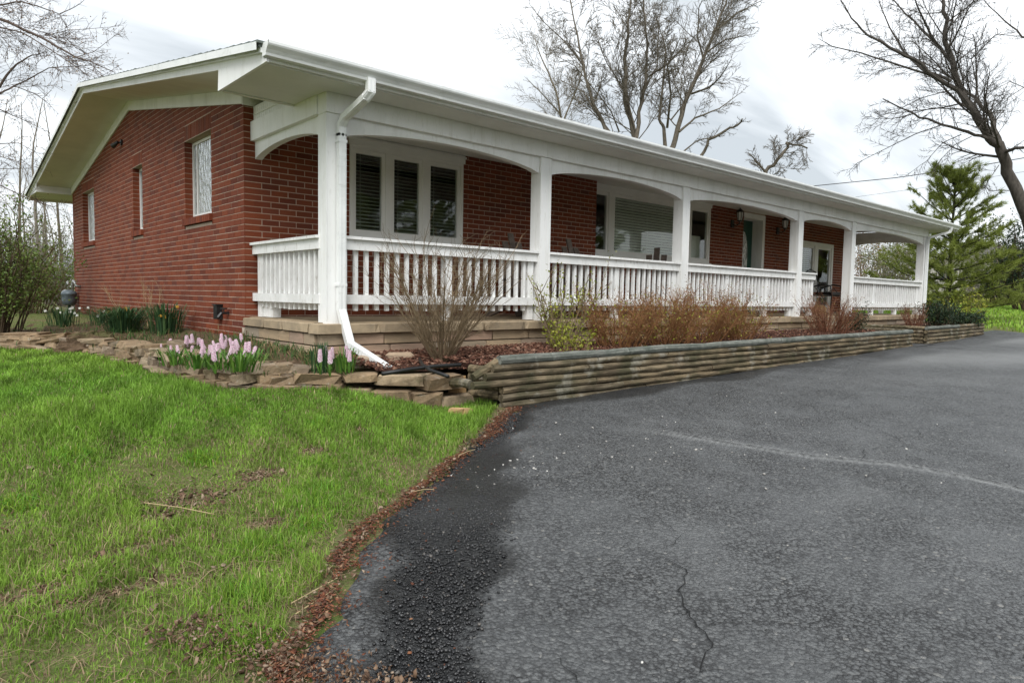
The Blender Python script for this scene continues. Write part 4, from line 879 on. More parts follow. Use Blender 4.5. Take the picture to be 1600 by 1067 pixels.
# ------------------------------------------------------------------ log planters
def log(p, q, rad, mat, parent, rr, n=9, seg=7):
    p = np.array(p, float); q = np.array(q, float); t = np.linspace(0, 1, seg)[:, None]; pts = p+(q-p)*t
    pts[1:-1] += np.array([[rr.gauss(0, .004), rr.gauss(0, .004), rr.gauss(0, .003)] for _ in range(seg-2)])
    ra = np.array([rad*rr.uniform(.94, 1.06) for _ in range(seg)]); m = MB(); m.tube(pts, ra, n)
    o = m.build('timber', mat, parent, False)
    return o
pl = empty('log_planter', (1, -3.27, .6), 'long weathered log retaining planter along the driveway in front of the porch', 'planter')
rr = random.Random(9); PIT = .066
for c in range(8):
    z = 1.005-.004-PIT*c; x = (.95, .87, .79, .66, .98, .97, .98, .98)[c]
    while x < 10.95:
        L = rr.uniform(1.1, 2.5); e = min(x+L, 10.98+rr.uniform(-.02, .02))
        if 10.98-e < .5: e = 10.98+rr.uniform(-.03, .03)
        zz = z+.0035*(x-1); ze = z+.0035*(e-1)
        if ze > gz(e, -3.27)-.05: log((x, -3.27+rr.uniform(-.006, .006)-(.0 if c else -.01), zz), (e-.012, -3.27+rr.uniform(-.008, .008), ze), (.0338 if c else .042), 'timber' if c else 'timber_cap', pl, rr)
        x = e
# short logs turning back at the near end and at the far end
log((.97, -3.225, .985), (.70, -3.225, .865), .036, 'timber', pl, rr, seg=4); log((.70, -3.19, .80), (.66, -2.95, .80), .04, 'timber', pl, rr, seg=4)
for c in range(4): log((1.02, -3.20, .90-PIT*c*1.1), (.90, -2.93, .90-PIT*c*1.1), .04, 'timber', pl, rr, seg=4)
for c in range(5): log((10.97, -3.22, 1.04-PIT*c), (10.97, -1.85, 1.05-PIT*c), .037, 'timber', pl, rr)
pl2 = empty('log_planter', (11.7, -3.3, .75), 'short square-cornered log planter beyond the walkway', 'planter')
for c in range(5):
    z = 1.085-PIT*1.06*c; j = .03*(c % 2)
    log((11.66-j, -3.30, z), (13.7, -3.28, z+.005), .0365, 'timber' if c else 'timber_cap', pl2, rr); log((13.71, -3.28, z+.005), (15.82, -3.20, z+.01), .0365, 'timber', pl2, rr)
    log((11.70, -3.27+j, z-.002), (11.70, -1.9, z), .0365, 'timber', pl2, rr); log((15.80, -3.17, z+.01), (15.9, -1.9, z+.01), .037, 'timber', pl2, rr)
wk = MB().add([(10.9, -3.4, .772), (11.8, -3.4, .786), (11.8, -1.75, .80), (10.9, -1.75, .79)], [(0, 1, 2, 3)]).build('walkway', 'asphalt'); tag(wk, kind='structure')
# black drain pipe on the mulch
r = MB().tube([on_z(*q) for q in [(597, 584, .93), (640, 577, .95), (680, 572, .96), (720, 570, .965)]], .017, 8).build('drain_pipe', 'black_plastic', None, True); tag(r, 'thin black drain pipe lying straight across the mulch', 'pipe')
r = MB().tube([on_z(*q) for q in [(655, 560, .95), (660, 570, .96), (672, 578, .955), (700, 588, .94)]], .015, 8).build('drain_hose', 'black_plastic', None, True); tag(r, 'short curled black hose crossing the drain pipe in the mulch', 'hose')
# dirt mound in the left bed
m = MB(); n = 14; V = []; f = []; rr2 = random.Random(3)
mc = on_z(128, 545, .86); mc = np.array([-1.25, 1.15, .80])
for i in range(n):
    for j in range(22):
        ph = i/(n-1)*math.pi/2; t = j/22*2*math.pi; rj = 1+rr2.uniform(-.14, .14)
        V.append(mc+np.array([.42*math.cos(ph)*math.cos(t)*rj, .30*math.cos(ph)*math.sin(t)*rj, .26*math.sin(ph)*rj]))
f = [(i*22+j, i*22+(j+1) % 22, (i+1)*22+(j+1) % 22, (i+1)*22+j) for i in range(n-1) for j in range(22)]
o = m.add(V, f).build('dirt_mound', 'bed_soil'); tag(o, 'rounded mound of brown rooty soil at the bend of the stone wall', 'soil mound')
# ------------------------------------------------------------------ grass
rs = np.random.RandomState(8)
def blades(name, P, L, Wd, tint, lean=.5, parent=None):
    n = len(P); az = rs.uniform(0, 2*math.pi, n); le = np.abs(rs.normal(0, lean, n))*L
    d = np.stack([np.cos(az), np.sin(az), np.zeros(n)], -1); sd = np.stack([-np.sin(az+rs.normal(0, .6, n)), np.cos(az+rs.normal(0, .6, n)), np.zeros(n)], -1)*Wd[:, None]/2
    up = np.array([0, 0, 1.])
    m = P+d*(le*.35)[:, None]+up*(L*.58)[:, None]; t = P+d*le[:, None]+up*np.sqrt(np.maximum(L**2-le**2*.8, (L*.35)**2))[:, None]
    V = np.stack([P-sd, P+sd, m+sd*.85, m-sd*.85, t], 1).reshape(-1, 3); b = np.arange(n)*5
    me = fast_mesh(name, V, np.stack([b, b+1, b+2, b+3], -1), np.stack([b+3, b+2, b+4], -1), 'grass', True)
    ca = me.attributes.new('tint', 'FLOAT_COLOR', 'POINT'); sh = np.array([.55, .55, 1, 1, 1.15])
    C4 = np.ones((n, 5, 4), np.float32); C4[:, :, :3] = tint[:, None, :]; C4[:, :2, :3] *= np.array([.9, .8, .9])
    ca.data.foreach_set('color', C4.ravel()); return link(name, me, parent)
def vnoise(X, Y, f, seed):
    q = np.random.RandomState(seed); s = 0
    for i in range(6):
        a = q.uniform(0, 6.28); ff = f*q.uniform(.6, 1.7); s = s+np.sin((X*math.cos(a)+Y*math.sin(a))*ff+q.uniform(0, 6.28))
    return s/6
def in_poly(X, Y, P):
    c = np.zeros(X.shape, bool); n = len(P)
    for i in range(n):
        (x0, y0), (x1, y1) = P[i], P[(i+1) % n]; k = ((y0 > Y) != (y1 > Y)) & (X < (x1-x0)*(Y-y0)/(y1-y0+1e-12)+x0); c ^= k
    return c
BED = [tuple(q[:2]) for q in WP]+[(-2.6, 12), (18, 12), (18, -1.8), (11, -3.25), (.95, -3.25)]
def lawn_pts(x0, x1, y0, y1, dens):
    n = int((x1-x0)*(y1-y0)*dens); return rs.uniform(x0, x1, n), rs.uniform(y0, y1, n)
GX, GY = lawn_pts(-4.2, 1.3, -6.9, 6, 17000); D = np.hypot(GX-CAM[0], GY-CAM[1])
keep = rs.uniform(0, 1, len(GX)) < np.interp(D, [1.5, 3, 4.5, 6.5, 9, 14], [1, 1, .8, .45, .25, .12])
ex = edge_x(np.clip(GY, -12, 0)); keep &= (GX < ex-.06+.10*vnoise(GX, GY, 9, 3)-.05) | (GY > -2.9)
keep &= ~in_poly(GX, GY, BED); GX, GY, D = GX[keep], GY[keep], D[keep]
PATCH = [(-1.80, -4.08, .20, .11), (-2.20, -4.55, .28, .06), (-2.33, -4.93, .26, .06), (-1.40, -3.95, .13, .08), (-2.0, -4.25, .14, .08), (-1.0, -3.75, .10, .07), (-.55, -3.55, .10, .06), (-2.62, -4.75, .2, .08), (-1.62, -4.62, .12, .06)]
bare = np.zeros(len(GX))
for a, b, u, v in PATCH: bare = np.maximum(bare, np.exp(-(((GX-a)/u)**2+((GY-b)/v)**2)**2))
lush = sst((GY+3.9+.4*(GX+2.2))/1.5); nn = vnoise(GX, GY, 7, 5)*.6+vnoise(GX, GY, 19, 6)*.5
tuft = np.clip(vnoise(GX, GY, 5, 9)*1.7+.25, 0, 1)
for a, b, u in [(-1.35, -4.50, .24), (-1.28, -4.30, .22), (-1.75, -4.85, .22), (-1.95, -5.25, .22), (-.2, -3.75, .30), (.3, -3.6, .25), (.62, -3.45, .2), (-2.05, -5.55, .2), (-1.7, -5.2, .18)]: tuft = np.maximum(tuft, 1.25*np.exp(-((GX-a)**2+(GY-b)**2)/u**2))
keep = rs.uniform(0, 1, len(GX)) < np.clip(.64+.36*lush+.36*nn+.30*tuft, .22, 1)*(1-.88*bare)
GX, GY, D, lush, tuft, nn, bare = [q[keep] for q in (GX, GY, D, lush, tuft, nn, bare)]; n = len(GX)
L = (.021+.036*tuft+.016*lush)*rs.uniform(.55, 1.45, n)*(1-.4*bare); Wd = np.interp(D, [2, 4, 8, 14], [.0026, .0036, .0070, .012])*rs.uniform(.7, 1.3, n)
g0 = np.array([.15, .305, .030]); g1_ = np.array([.29, .41, .065]); g2_ = np.array([.065, .190, .022]); dry = np.array([.42, .34, .19])
u = rs.uniform(0, 1, n)[:, None]; big = np.clip(.5+.6*vnoise(GX, GY, 3, 21)+.25*(1-lush), 0, 1)[:, None]; tint = g0*(1-u*.5)+g2_*u*.5; tint = tint*(1-.55*big)+g1_*.55*big
isd = rs.uniform(0, 1, n) < np.where(lush > .6, .02, .10+.10*(nn < -.2)); tint[isd] = dry*rs.uniform(.6, 1.1, (isd.sum(), 1)); tint *= rs.uniform(.7, 1.2, (n, 1)); tint *= np.clip(1+.38*vnoise(GX, GY, 11, 61)+.30*vnoise(GX, GY, 26, 62), .5, 1.5)[:, None]
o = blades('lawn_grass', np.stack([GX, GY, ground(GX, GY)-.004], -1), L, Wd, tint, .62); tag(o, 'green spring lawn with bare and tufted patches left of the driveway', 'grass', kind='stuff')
# taller tufts of coarse grass
TF = [(-1.35, -4.50, .20), (-1.22, -4.32, .16), (-1.75, -4.85, .18), (-1.97, -5.22, .16), (-.15, -3.72, .16), (.25, -3.58, .14), (.60, -3.42, .12), (-2.08, -5.52, .14), (-1.5, -4.75, .14), (-2.75, -4.35, .16), (-2.5, -3.8, .14), (-.75, -3.35, .12), (-1.05, -3.95, .12), (-1.6, -3.6, .14), (-2.9, -5.0, .14), (-.35, -3.1, .12), (.1, -3.2, .10), (-2.2, -3.3, .16), (-3.0, -3.4, .16), (-1.2, -2.9, .14)]
TX = []; TY = []; TL = []
for a, b, u in TF:
    m_ = int(26000*u*u); r_ = u*np.sqrt(rs.uniform(0, 1, m_))*rs.uniform(.5, 1.15, m_); t_ = rs.uniform(0, 6.28, m_); TX.append(a+r_*np.cos(t_)); TY.append(b+r_*np.sin(t_)); TL.append((.105-.05*r_/u)*rs.uniform(.5, 1.15, m_)*(1 if b > -9 else .8))
TX, TY, TL = map(np.concatenate, (TX, TY, TL)); k_ = (TX < edge_x(np.clip(TY, -12, 0))-.02) & ~in_poly(TX, TY, BED); TX, TY, TL = TX[k_], TY[k_], TL[k_]; n = len(TX)
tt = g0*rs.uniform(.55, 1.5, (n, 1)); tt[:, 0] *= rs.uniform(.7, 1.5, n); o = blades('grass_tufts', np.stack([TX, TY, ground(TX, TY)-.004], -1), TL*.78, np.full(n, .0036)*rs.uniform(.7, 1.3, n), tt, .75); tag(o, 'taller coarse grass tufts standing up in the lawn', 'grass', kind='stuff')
# dead thatch lying between the blades
TX, TY = lawn_pts(-3.6, 1., -6.6, -2.2, 1900); k_ = (TX < edge_x(np.clip(TY, -12, 0))-.03) & ~in_poly(TX, TY, BED) & (rs.uniform(0, 1, len(TX)) < .35+.5*vnoise(TX, TY, 6, 71)+.4*(sst((-3.4-TY)/1.2))); TX, TY = TX[k_], TY[k_]; n = len(TX)
tt = np.array([.34, .26, .15])*rs.uniform(.35, 1.2, (n, 1)); o = blades('lawn_thatch', np.stack([TX, TY, ground(TX, TY)+.004], -1), rs.uniform(.02, .055, n), rs.uniform(.002, .0045, n), tt, 2.2); tag(o, 'dead straw-coloured thatch between the lawn blades', 'thatch', kind='stuff')
# lawn beyond the driveway on the right
GX, GY = lawn_pts(16.5, 46, -9, 9, 70); k_ = GX > np.where(GY < -1.7, far_x(GY)+.15, 17.3); GX, GY = GX[k_], GY[k_]; n = len(GX); D = GX-18
L = rs.uniform(.07, .15, n); Wd = rs.uniform(.02, .045, n)*(1+np.clip(D, 0, 30)/40); u = rs.uniform(0, 1, n)[:, None]; yl = sst((GX-33)/4)[:, None]*.7
tint = g0*1.15*(1-u)+g1_*1.1*u; tint = tint*(1-yl)+np.array([.28, .25, .06])*yl
o = blades('far_lawn_grass', np.stack([GX, GY, ground(GX, GY)-.004], -1), L, Wd, tint, .5); tag(o, 'bright green lawn beyond the far end of the driveway', 'grass', kind='stuff')
# weeds and ground cover in the flower bed
n = 5200; q = BEDV.reshape(-1, 3)[rs.randint(0, BEDV.shape[0]*BEDV.shape[1], n)]; P = q+np.stack([rs.normal(0, .06, n), rs.normal(0, .06, n), np.zeros(n)], -1)
kk = (vnoise(P[:, 0], P[:, 1], 5, 33) > -.08) & (P[:, 0] < 0); P = P[kk]; n = len(P); L = rs.uniform(.03, .12, n); tint = np.where(rs.uniform(0, 1, (n, 1)) < .3, np.array([[.27, .2, .1]]), np.array([[.06, .13, .03]]))*rs.uniform(.6, 1.3, (n, 1))
o = blades('bed_weeds', P, L, rs.uniform(.004, .010, n), tint, .8); tag(o, 'thin weeds and dry grass in the flower bed', 'weeds', kind='stuff')
# ------------------------------------------------------------------ chips, debris, pebbles
def chips(name, P, size, mat, label, cat, flat=.35, asp=(1.2, 4), thick=.2):
    n = len(P); L = size*rs.uniform(.6, 1.5, n); Wd = L/rs.uniform(*asp, n); T = np.maximum(Wd*thick, .0012)
    az = rs.uniform(0, 6.28, n); tl = rs.normal(0, flat, n)
    a = np.stack([np.cos(az)*np.cos(tl), np.sin(az)*np.cos(tl), np.sin(tl)], -1); b = np.stack([-np.sin(az), np.cos(az), rs.normal(0, flat, n)], -1); b /= np.linalg.norm(b, axis=1)[:, None]; c = np.cross(a, b)
    a *= L[:, None]/2; b *= Wd[:, None]/2; c *= T[:, None]/2
    V = np.stack([P+sx*a*(1-.3*(sy > 0))+sy*b+sz*c for sz in (-1, 1) for sx, sy in ((-1, -1), (1, -1), (1, 1), (-1, 1))], 1).reshape(-1, 3)
    F6 = np.array([(3, 2, 1, 0), (4, 5, 6, 7), (0, 1, 5, 4), (1, 2, 6, 5), (2, 3, 7, 6), (3, 0, 4, 7)]); Q = (np.arange(n)[:, None, None]*8+F6[None]).reshape(-1, 4)
    o = link(name, fast_mesh(name, V, Q, mat=mat)); tag(o, label, cat, kind='stuff'); return o
n = 9500; X = np.concatenate([rs.uniform(.1, 3.4, 6500), rs.uniform(3.4, 11, 3000)]); Y = np.concatenate([rs.uniform(-3.12, -1.8, 6500), rs.uniform(-3.12, -1.8, 3000)])
kp = ~((X < .95) & (Y < -2.9+.25*(.95-X))); X, Y = X[kp], Y[kp]; zz = mulch_z(X, Y)-.02*sst((-Y-2.6)/.5); zz = np.where(X < .9, zz-.045*sst((-Y-2.0)/.8), zz)
chips('mulch_chips', np.stack([X, Y, zz+rs.uniform(0, .016, len(X))], -1), .030, 'mulch_chip', 'red-brown wood mulch covering the bed in front of the porch', 'mulch')
def near_edge(n, sL, sR, y0=-7, y1=-3.35):
    Y = rs.uniform(y0, y1, n); return edge_x(Y)+.025+np.where(rs.uniform(0, 1, n) < .45, -np.abs(rs.normal(0, sL, n)), np.abs(rs.normal(0, sR, n))), Y
dz = lambda X, Y: ground(X, Y)+.016
X, Y = near_edge(7500, .03, .075); kp = vnoise(X, Y, 8, 50) > -.35; X, Y = X[kp], Y[kp]; chips('edge_debris', np.stack([X, Y, dz(X, Y)+rs.uniform(0, .012, len(X))], -1), .013, 'cedar_bit', 'rusty wood bits washed along the driveway edge', 'debris', .3, (1.2, 5))
X, Y = near_edge(600, .06, .30); chips('scattered_debris', np.stack([X, Y, dz(X, Y)+.002], -1), .011, 'cedar_bit', 'rusty bits scattered over the wet asphalt', 'debris', .2)
X, Y = near_edge(1000, .07, .035); chips('edge_leaves', np.stack([X, Y, dz(X, Y)+rs.uniform(0, .012, len(X))], -1), .017, 'leaf_dry', 'dead leaves and soil crumbs along the driveway edge', 'leaves', .5, (1.1, 1.8), .06)
X = rs.normal(-2.05, .07, 1500); Y = rs.uniform(-6.1, -5.3, 1500); X += (Y+5.7)*-.45; chips('clod', np.stack([X, Y, dz(X, Y)+rs.uniform(-.01, .035, 1500)], -1), .011*rs.uniform(.4, 1.6, 1500), 'leaf_dry', 'clump of dead thatch and leaves at the lawn corner', 'debris', .7, (1.1, 3), .2)
X = np.concatenate([rs.uniform(-3.3, .6, 170), rs.normal(-1.8, .20, 160), rs.normal(-2.25, .24, 150), rs.normal(-.9, .3, 60)]); Y = np.concatenate([rs.uniform(-5.8, -2.8, 170), rs.normal(-4.08, .12, 160), rs.normal(-4.75, .18, 150), rs.normal(-3.7, .25, 60)])
kp = X < edge_x(np.clip(Y, -12, 0))-.1; X, Y = X[kp], Y[kp]; chips('fallen_leaves', np.stack([X, Y, ground(X, Y)+rs.uniform(.004, .022, len(X))], -1), .02*rs.uniform(.4, 1.5, len(X)), 'leaf_dry', 'curled dead leaves lying in the lawn', 'leaves', .6, (1.2, 2), .06)
n = 240; X = np.concatenate([rs.normal(-.15, .22, 45), rs.uniform(-1.2, 4, 70), rs.normal(.95, .35, 30)]); Y = np.concatenate([rs.normal(-4.68, .10, 45), rs.uniform(-6.8, -3.6, 70), rs.normal(-4.75, .3, 30)])
kp = X > edge_x(np.clip(Y, -12, 0))+.05; X, Y = X[kp], Y[kp]; chips('pebbles', np.stack([X, Y, dz(X, Y)+.002], -1), .0085*rs.uniform(.5, 1.6, len(X)), 'pebble', 'small pale pebbles scattered on the asphalt', 'pebbles', .3, (1.0, 1.6), .6)
# loose wet gravel of the crumbling asphalt edge
n = 11500; Y = rs.uniform(-7.2, -3.5, n); a = np.interp(Y, [-7.2, -6.1, -5.6, -5.25, -4.9, -4.6, -4.3, -4.0, -3.5], [-2.35, -1.98, -1.58, -1.34, -1.1, -.74, -.30, .08, .85]); b = np.interp(Y, [-7.2, -6.3, -6.1, -5.94, -5.64, -5.16, -4.68, -4.11, -3.7, -3.5], [-1.9, -1.72, -1.58, -1.45, -1.08, -.56, -.14, .34, .8, 1.0])
X = a+(b-a)*rs.beta(1.3, 1.3, n)+rs.normal(0, .03, n); chips('wet_gravel', np.stack([X, Y, ground(X, Y)+.0125], -1), .0060*rs.uniform(.4, 1.8, n), 'wet_grit', 'loose black wet gravel of the crumbling driveway edge', 'gravel', .4, (1.0, 1.5), .7)
n = 3800; i_ = rs.randint(0, len(PATCH), n); pp = np.array(PATCH)[i_]; X = pp[:, 0]+rs.normal(0, .75, n)*pp[:, 2]; Y = pp[:, 1]+rs.normal(0, .75, n)*pp[:, 3]; kp = X < edge_x(np.clip(Y, -12, 0))-.05; X, Y = X[kp], Y[kp]
chips('soil_crumbs', np.stack([X, Y, ground(X, Y)+rs.uniform(0, .008, len(X))], -1), .009*rs.uniform(.4, 1.6, len(X)), 'leaf_dry', 'brown soil crumbs and leaf bits in the bare lawn patches', 'soil', .6, (1., 2.5), .5)
# straw stems
for i, (a, b, lb) in enumerate([((455, 945), (527, 905), 'long dry straw stem at the lawn corner, lower one'), ((462, 962), (524, 922), 'long dry straw stem at the lawn corner, upper one'), ((225, 785), (335, 803), 'dry straw stem lying across the bare lawn patch'), ((645, 768), (678, 764), 'short straw stem on the wet asphalt edge'), ((716, 712), (742, 702), 'short straw stem by the driveway edge near the flat stone')]):
    P, Q_ = [on_z(*q, gz(*on_z(*q, .47)[:2])+.02) for q in (a, b)]; m = (P+Q_)/2+np.array([0, 0, .006])
    for t in (P, m, Q_): t[2] = max(t[2], gz(t[0], t[1])+.022)
    o = MB().tube([P, m, Q_], .0022, 5).build('straw_stem', 'straw'); tag(o, lb, 'straw', 'straw stems by the driveway')
# ------------------------------------------------------------------ flowers
rf = random.Random(31)
def strap_leaves(mb, n, L, w, spread, rr, base=.01):
    for _ in range(n):
        az = rr.uniform(0, 6.28); l = L*rr.uniform(.7, 1.2); sp = spread*rr.uniform(.2, 1.2); d = np.array([math.cos(az), math.sin(az), 0]); s_ = np.array([-d[1], d[0], 0])*w*rr.uniform(.7, 1.2)/2; b = d*rr.uniform(0, base)
        P = [b, b+d*sp*l*.25+np.array([0, 0, l*.5]), b+d*sp*l*.62+np.array([0, 0, l*.85]), b+d*sp*l*1.05+np.array([0, 0, l*(1-.25*sp)])]
        mb.add([P[0]-s_*.8, P[0]+s_*.8, P[1]-s_, P[1]+s_, P[2]-s_*.8, P[2]+s_*.8, P[3]], [(0, 1, 3, 2), (2, 3, 5, 4), (4, 5, 6)])
def star(mb, c, nrm, rad, k, rr):
    nrm = np.array(nrm, float); nrm /= np.linalg.norm(nrm); a = np.cross(nrm, (0, 0, 1)); a = a/(np.linalg.norm(a)+1e-9) if np.linalg.norm(a) > .05 else np.array([1., 0, 0]); b = np.cross(nrm, a); t0 = rr.uniform(0, 6)
    for j in range(k):
        t = t0+j*2*math.pi/k; d = math.cos(t)*a+math.sin(t)*b; s_ = -math.sin(t)*a+math.cos(t)*b
        mb.add([c, c+d*rad*.6+s_*rad*.32+nrm*rad*.2, c+d*rad+nrm*rad*.02, c+d*rad*.6-s_*rad*.32+nrm*rad*.2], [(0, 1, 2, 3)])
def hyacinth(label, group, seed):
    rr = random.Random(seed); r = empty('hyacinth', (0, 0, 0), label, 'flower', group)
    m = MB(); strap_leaves(m, 6, .15, .016, .7, rr); m.build('leaves', 'blade_green', r); MB().tube([(0, 0, 0), (.004, 0, .12), (.0, .004, .25)], .006, 5).build('stalk', 'blade_green', r)
    m = MB()
    for i in range(38):
        h = .13+.115*i/38; t = i*2.4; rr_ = .018*(1-.45*(i/38)**2); d = np.array([math.cos(t), math.sin(t), .25-.35*(1-i/38)]); star(m, np.array([rr_*.7*math.cos(t), rr_*.7*math.sin(t), h]), d, .0155, 5, rr)
        star(m, np.array([rr_*1.15*math.cos(t+1), rr_*1.15*math.sin(t+1), h+.004]), np.array([math.cos(t+1), math.sin(t+1), .2]), .014, 5, rr)
    m.build('flower_spike', 'petal_pink', r); return r
H1 = [hyacinth('pink hyacinth in the dense row below the gable corner', 'pink hyacinths below the gable corner', 5+i) for i in range(2)]; HN = 2
pts = [(252, 548), (268, 552), (292, 535), (289, 549), (300, 556), (307, 548), (317, 552), (312, 562), (322, 560), (329, 562), (333, 552), (341, 546), (347, 538), (345, 556), (354, 550), (359, 537), (362, 553), (367, 546), (371, 558), (376, 546), (378, 567), (384, 552), (388, 558), (392, 550), (281, 556), (326, 547), (337, 574), (350, 563), (303, 542), (262, 545), (297, 547), (310, 540), (319, 543), (327, 554), (336, 560), (343, 551), (352, 543), (357, 557), (366, 538), (373, 551), (380, 540), (386, 547), (391, 563)]
for i, (x, y) in enumerate(pts):
    z = .96; p = on_z(x, y+rf.uniform(4, 9), z); s_ = rf.uniform(.48, .78)
    src = H1[i % 2]
    if i < 2: src.location = (p[0], p[1], z-.02); s_ *= .85; src.scale = (s_,)*3; src.rotation_euler = (rf.uniform(-.1, .1), rf.uniform(-.1, .1), rf.uniform(0, 6)); h = src
    else: h = copy_tree(src, None, (p[0], p[1], z-.02), None, s_); h.rotation_euler = (rf.uniform(-.42, .42), rf.uniform(-.42, .42), rf.uniform(0, 6)); h.scale = (s_*rf.uniform(.9, 1.25), s_*rf.uniform(.9, 1.25), s_)
for i, (x, y) in enumerate([(500, 574), (509, 566), (516, 577), (519, 567), (541, 566), (546, 572)]):
    z = .92; p = on_z(x, y+7, z); h = copy_tree(H1[i % 2], None, (p[0], p[1], z-.02), rf.uniform(0, 6), rf.uniform(.65, .85)); h['label'] = 'pink hyacinth in the small clump beside the downspout'; h['group'] = 'pink hyacinths beside the downspout'
def leaf_clump(name, label, x, y, z, n, L, w, spread, mat, base, seed, cat='plant', group=None):
    rr = random.Random(seed); r = empty(name, (x, y, z), label, cat, group); m = MB(); strap_leaves(m, n, L, w, spread, rr, base); o = m.build('leaves', mat, None); o.parent = r; return r
leaf_clump('spring_bulb_leaves', 'bluish green bulb leaves left of the small hyacinth clump', -.27, -2.38, .88, 70, .24, .009, .18, 'blade_blue', .09, 1)
leaf_clump('spring_bulb_leaves', 'green bulb leaves under the small hyacinth clump', -.05, -2.40, .88, 60, .20, .009, .5, 'blade_green', .12, 2)
for i, (px, py) in enumerate([(275, 560), (310, 566), (345, 566), (375, 570), (390, 566)]):
    p = on_z(px, py+6, .95); leaf_clump('hyacinth_leaves', 'green strap leaves among the pink hyacinths', p[0], p[1], .93, 45, .15, .014, .9, 'blade_green', .14, 10+i, group='strap leaves among the hyacinths')
def daffodil_clump(label, x, y, z, n, L, nf, mat, petal, seed, spread=.75):
    rr = random.Random(seed); r = leaf_clump('daffodil_clump', label, x, y, z, n, L, .012, spread, mat, .22, seed, 'flowers')
    for i in range(nf):
        a = rr.uniform(0, 6.28); q = rr.uniform(.02, .24); bx_, by_ = q*math.cos(a), q*math.sin(a)-.03; h = L*rr.uniform(.5, 1.02)
        m = MB(); m.tube([(bx_, by_, 0), (bx_*1.1, by_*1.1, h*.9), (bx_*1.15-.01, by_*1.15-.02, h)], .004, 4); o = m.build('flower_stalk', mat); o.parent = r
        m = MB(); c = np.array([bx_*1.15-.012, by_*1.15-.025, h]); d = np.array([rr.uniform(-.8, .1), -1, rr.uniform(-.2, .3)]); star(m, c, d, .024, 6, rr); star(m, c+d*.012, d, .018, 6, rr); o2 = m.build('flower', petal); o2.parent = r
    return r
daffodil_clump('large dark green daffodil clump with few yellow buds at mid gable', -.62, 2.7, .98, 420, .34, 4, 'blade_blue', 'petal_yellow', 41, 1.15)
daffodil_clump('upright daffodil clump with yellow buds nearer the corner', -.36, 1.75, 1.0, 200, .38, 5, 'blade_blue', 'petal_yellow', 42, .6)
daffodil_clump('white daffodils in bloom in front of the gas meter', -1.02, 4.7, .97, 90, .30, 9, 'blade_blue', 'petal_white', 43, .6)
daffodil_clump('sparse pale daffodils beside the gas meter', -.55, 4.6, .98, 60, .30, 4, 'blade_blue', 'petal_white', 44, .7)
# ------------------------------------------------------------------ shrubs
def path(p, d, L, k, wob, up, rr):
    p = np.array(p, float); d = np.array(d, float); d /= np.linalg.norm(d); out = [p]
    for i in range(k):
        d = d+np.array([rr.gauss(0, wob), rr.gauss(0, wob), rr.gauss(0, wob*.7)+up]); d /= np.linalg.norm(d); p = p+d*L/k; out.append(p)
    return np.array(out), d
def leaf_quads(name, P, size, mat, parent=None, asp=.55):
    n = len(P); P = np.asarray(P); a = rs.normal(size=(n, 3)); a /= np.linalg.norm(a, axis=1)[:, None]; b = np.cross(a, rs.normal(size=(n, 3))); b /= np.linalg.norm(b, axis=1)[:, None]
    L = size*rs.uniform(.6, 1.4, n)[:, None]; V = np.stack([P-a*L/2, P+b*L*asp/2, P+a*L/2, P-b*L*asp/2], 1).reshape(-1, 3)
    me = fast_mesh(name, V, np.arange(n*4).reshape(-1, 4), mat=mat); return link(name, me, parent)
def shrub(name, label, base, H, spread, stems, subs, r0, mat, seed, leaf=None, group=None, up=.06, twigs=2, basew=.08, arch=0., cat='shrub'):
    rr = random.Random(seed); r = empty(name, tuple(base), label, cat, group); m = MB(); tips = []
    for i in range(stems):
        a = rr.uniform(0, 6.28); q = spread*math.sqrt(rr.uniform(.02, 1)); d = (math.cos(a)*q, math.sin(a)*q, 1); L = H*rr.uniform(.62, 1.08)*math.sqrt(1+q*q*.35)
        b = np.array(base)+np.array([math.cos(a)*basew*rr.random(), math.sin(a)*basew*rr.random(), -.03]); pt, dd = path(b, d, L, 6, .07, up-arch, rr); m.tube(pt, np.linspace(r0, r0*.3, 7)*rr.uniform(.7, 1.2), 4, False); tips += list(pt[3:])
        for j in range(subs):
            k_ = rr.randint(1, 5); p = pt[k_]+(pt[k_+1]-pt[k_])*rr.random(); d2 = (pt[k_+1]-pt[k_])/np.linalg.norm(pt[k_+1]-pt[k_])+np.array([rr.gauss(0, .5), rr.gauss(0, .5), rr.gauss(.1, .25)]); l2 = L*rr.uniform(.18, .42); p2, _ = path(p, d2, l2, 4, .12, up, rr)
            m.tube(p2, np.linspace(r0*.45, r0*.16, 5), 3, False); tips += list(p2[1:])
            for t in range(twigs):
                kk = rr.randint(1, 3); d3 = p2[kk+1]-p2[kk]; d3 = d3/np.linalg.norm(d3)+np.array([rr.gauss(0, .6), rr.gauss(0, .6), rr.gauss(.1, .3)]); p3, _ = path(p2[kk], d3, l2*rr.uniform(.25, .6), 2, .15, up, rr); m.tube(p3, [r0*.24, r0*.18, r0*.1], 3, False); tips += list(p3[1:])
    m.build('branches', mat, r)
    if leaf:
        lm, cnt, size, jit = leaf; idx = [rr.randrange(len(tips)) for _ in range(cnt)]; P = np.array([tips[i] for i in idx])+rs.normal(0, jit, (cnt, 3)); P[:, 2] = np.maximum(P[:, 2], base[2]+.02); leaf_quads('leaves', P, size, lm, r)
    return r
shrub('bare_shrub', 'bare vase-shaped twiggy shrub in front of the first porch bay', (.97, -2.40, .95), 1.0, 1.0, 62, 6, .0072, 'twig_tan', 101, None, up=.055, twigs=3, basew=.10)
shrub('budding_shrub', 'pale-stemmed shrub with lime green young leaves by the second post', (2.72, -2.30, .96), .78, .55, 22, 4, .012, 'twig_tan', 102, ('leaf_lime', 900, .030, .03), twigs=2, basew=.18)
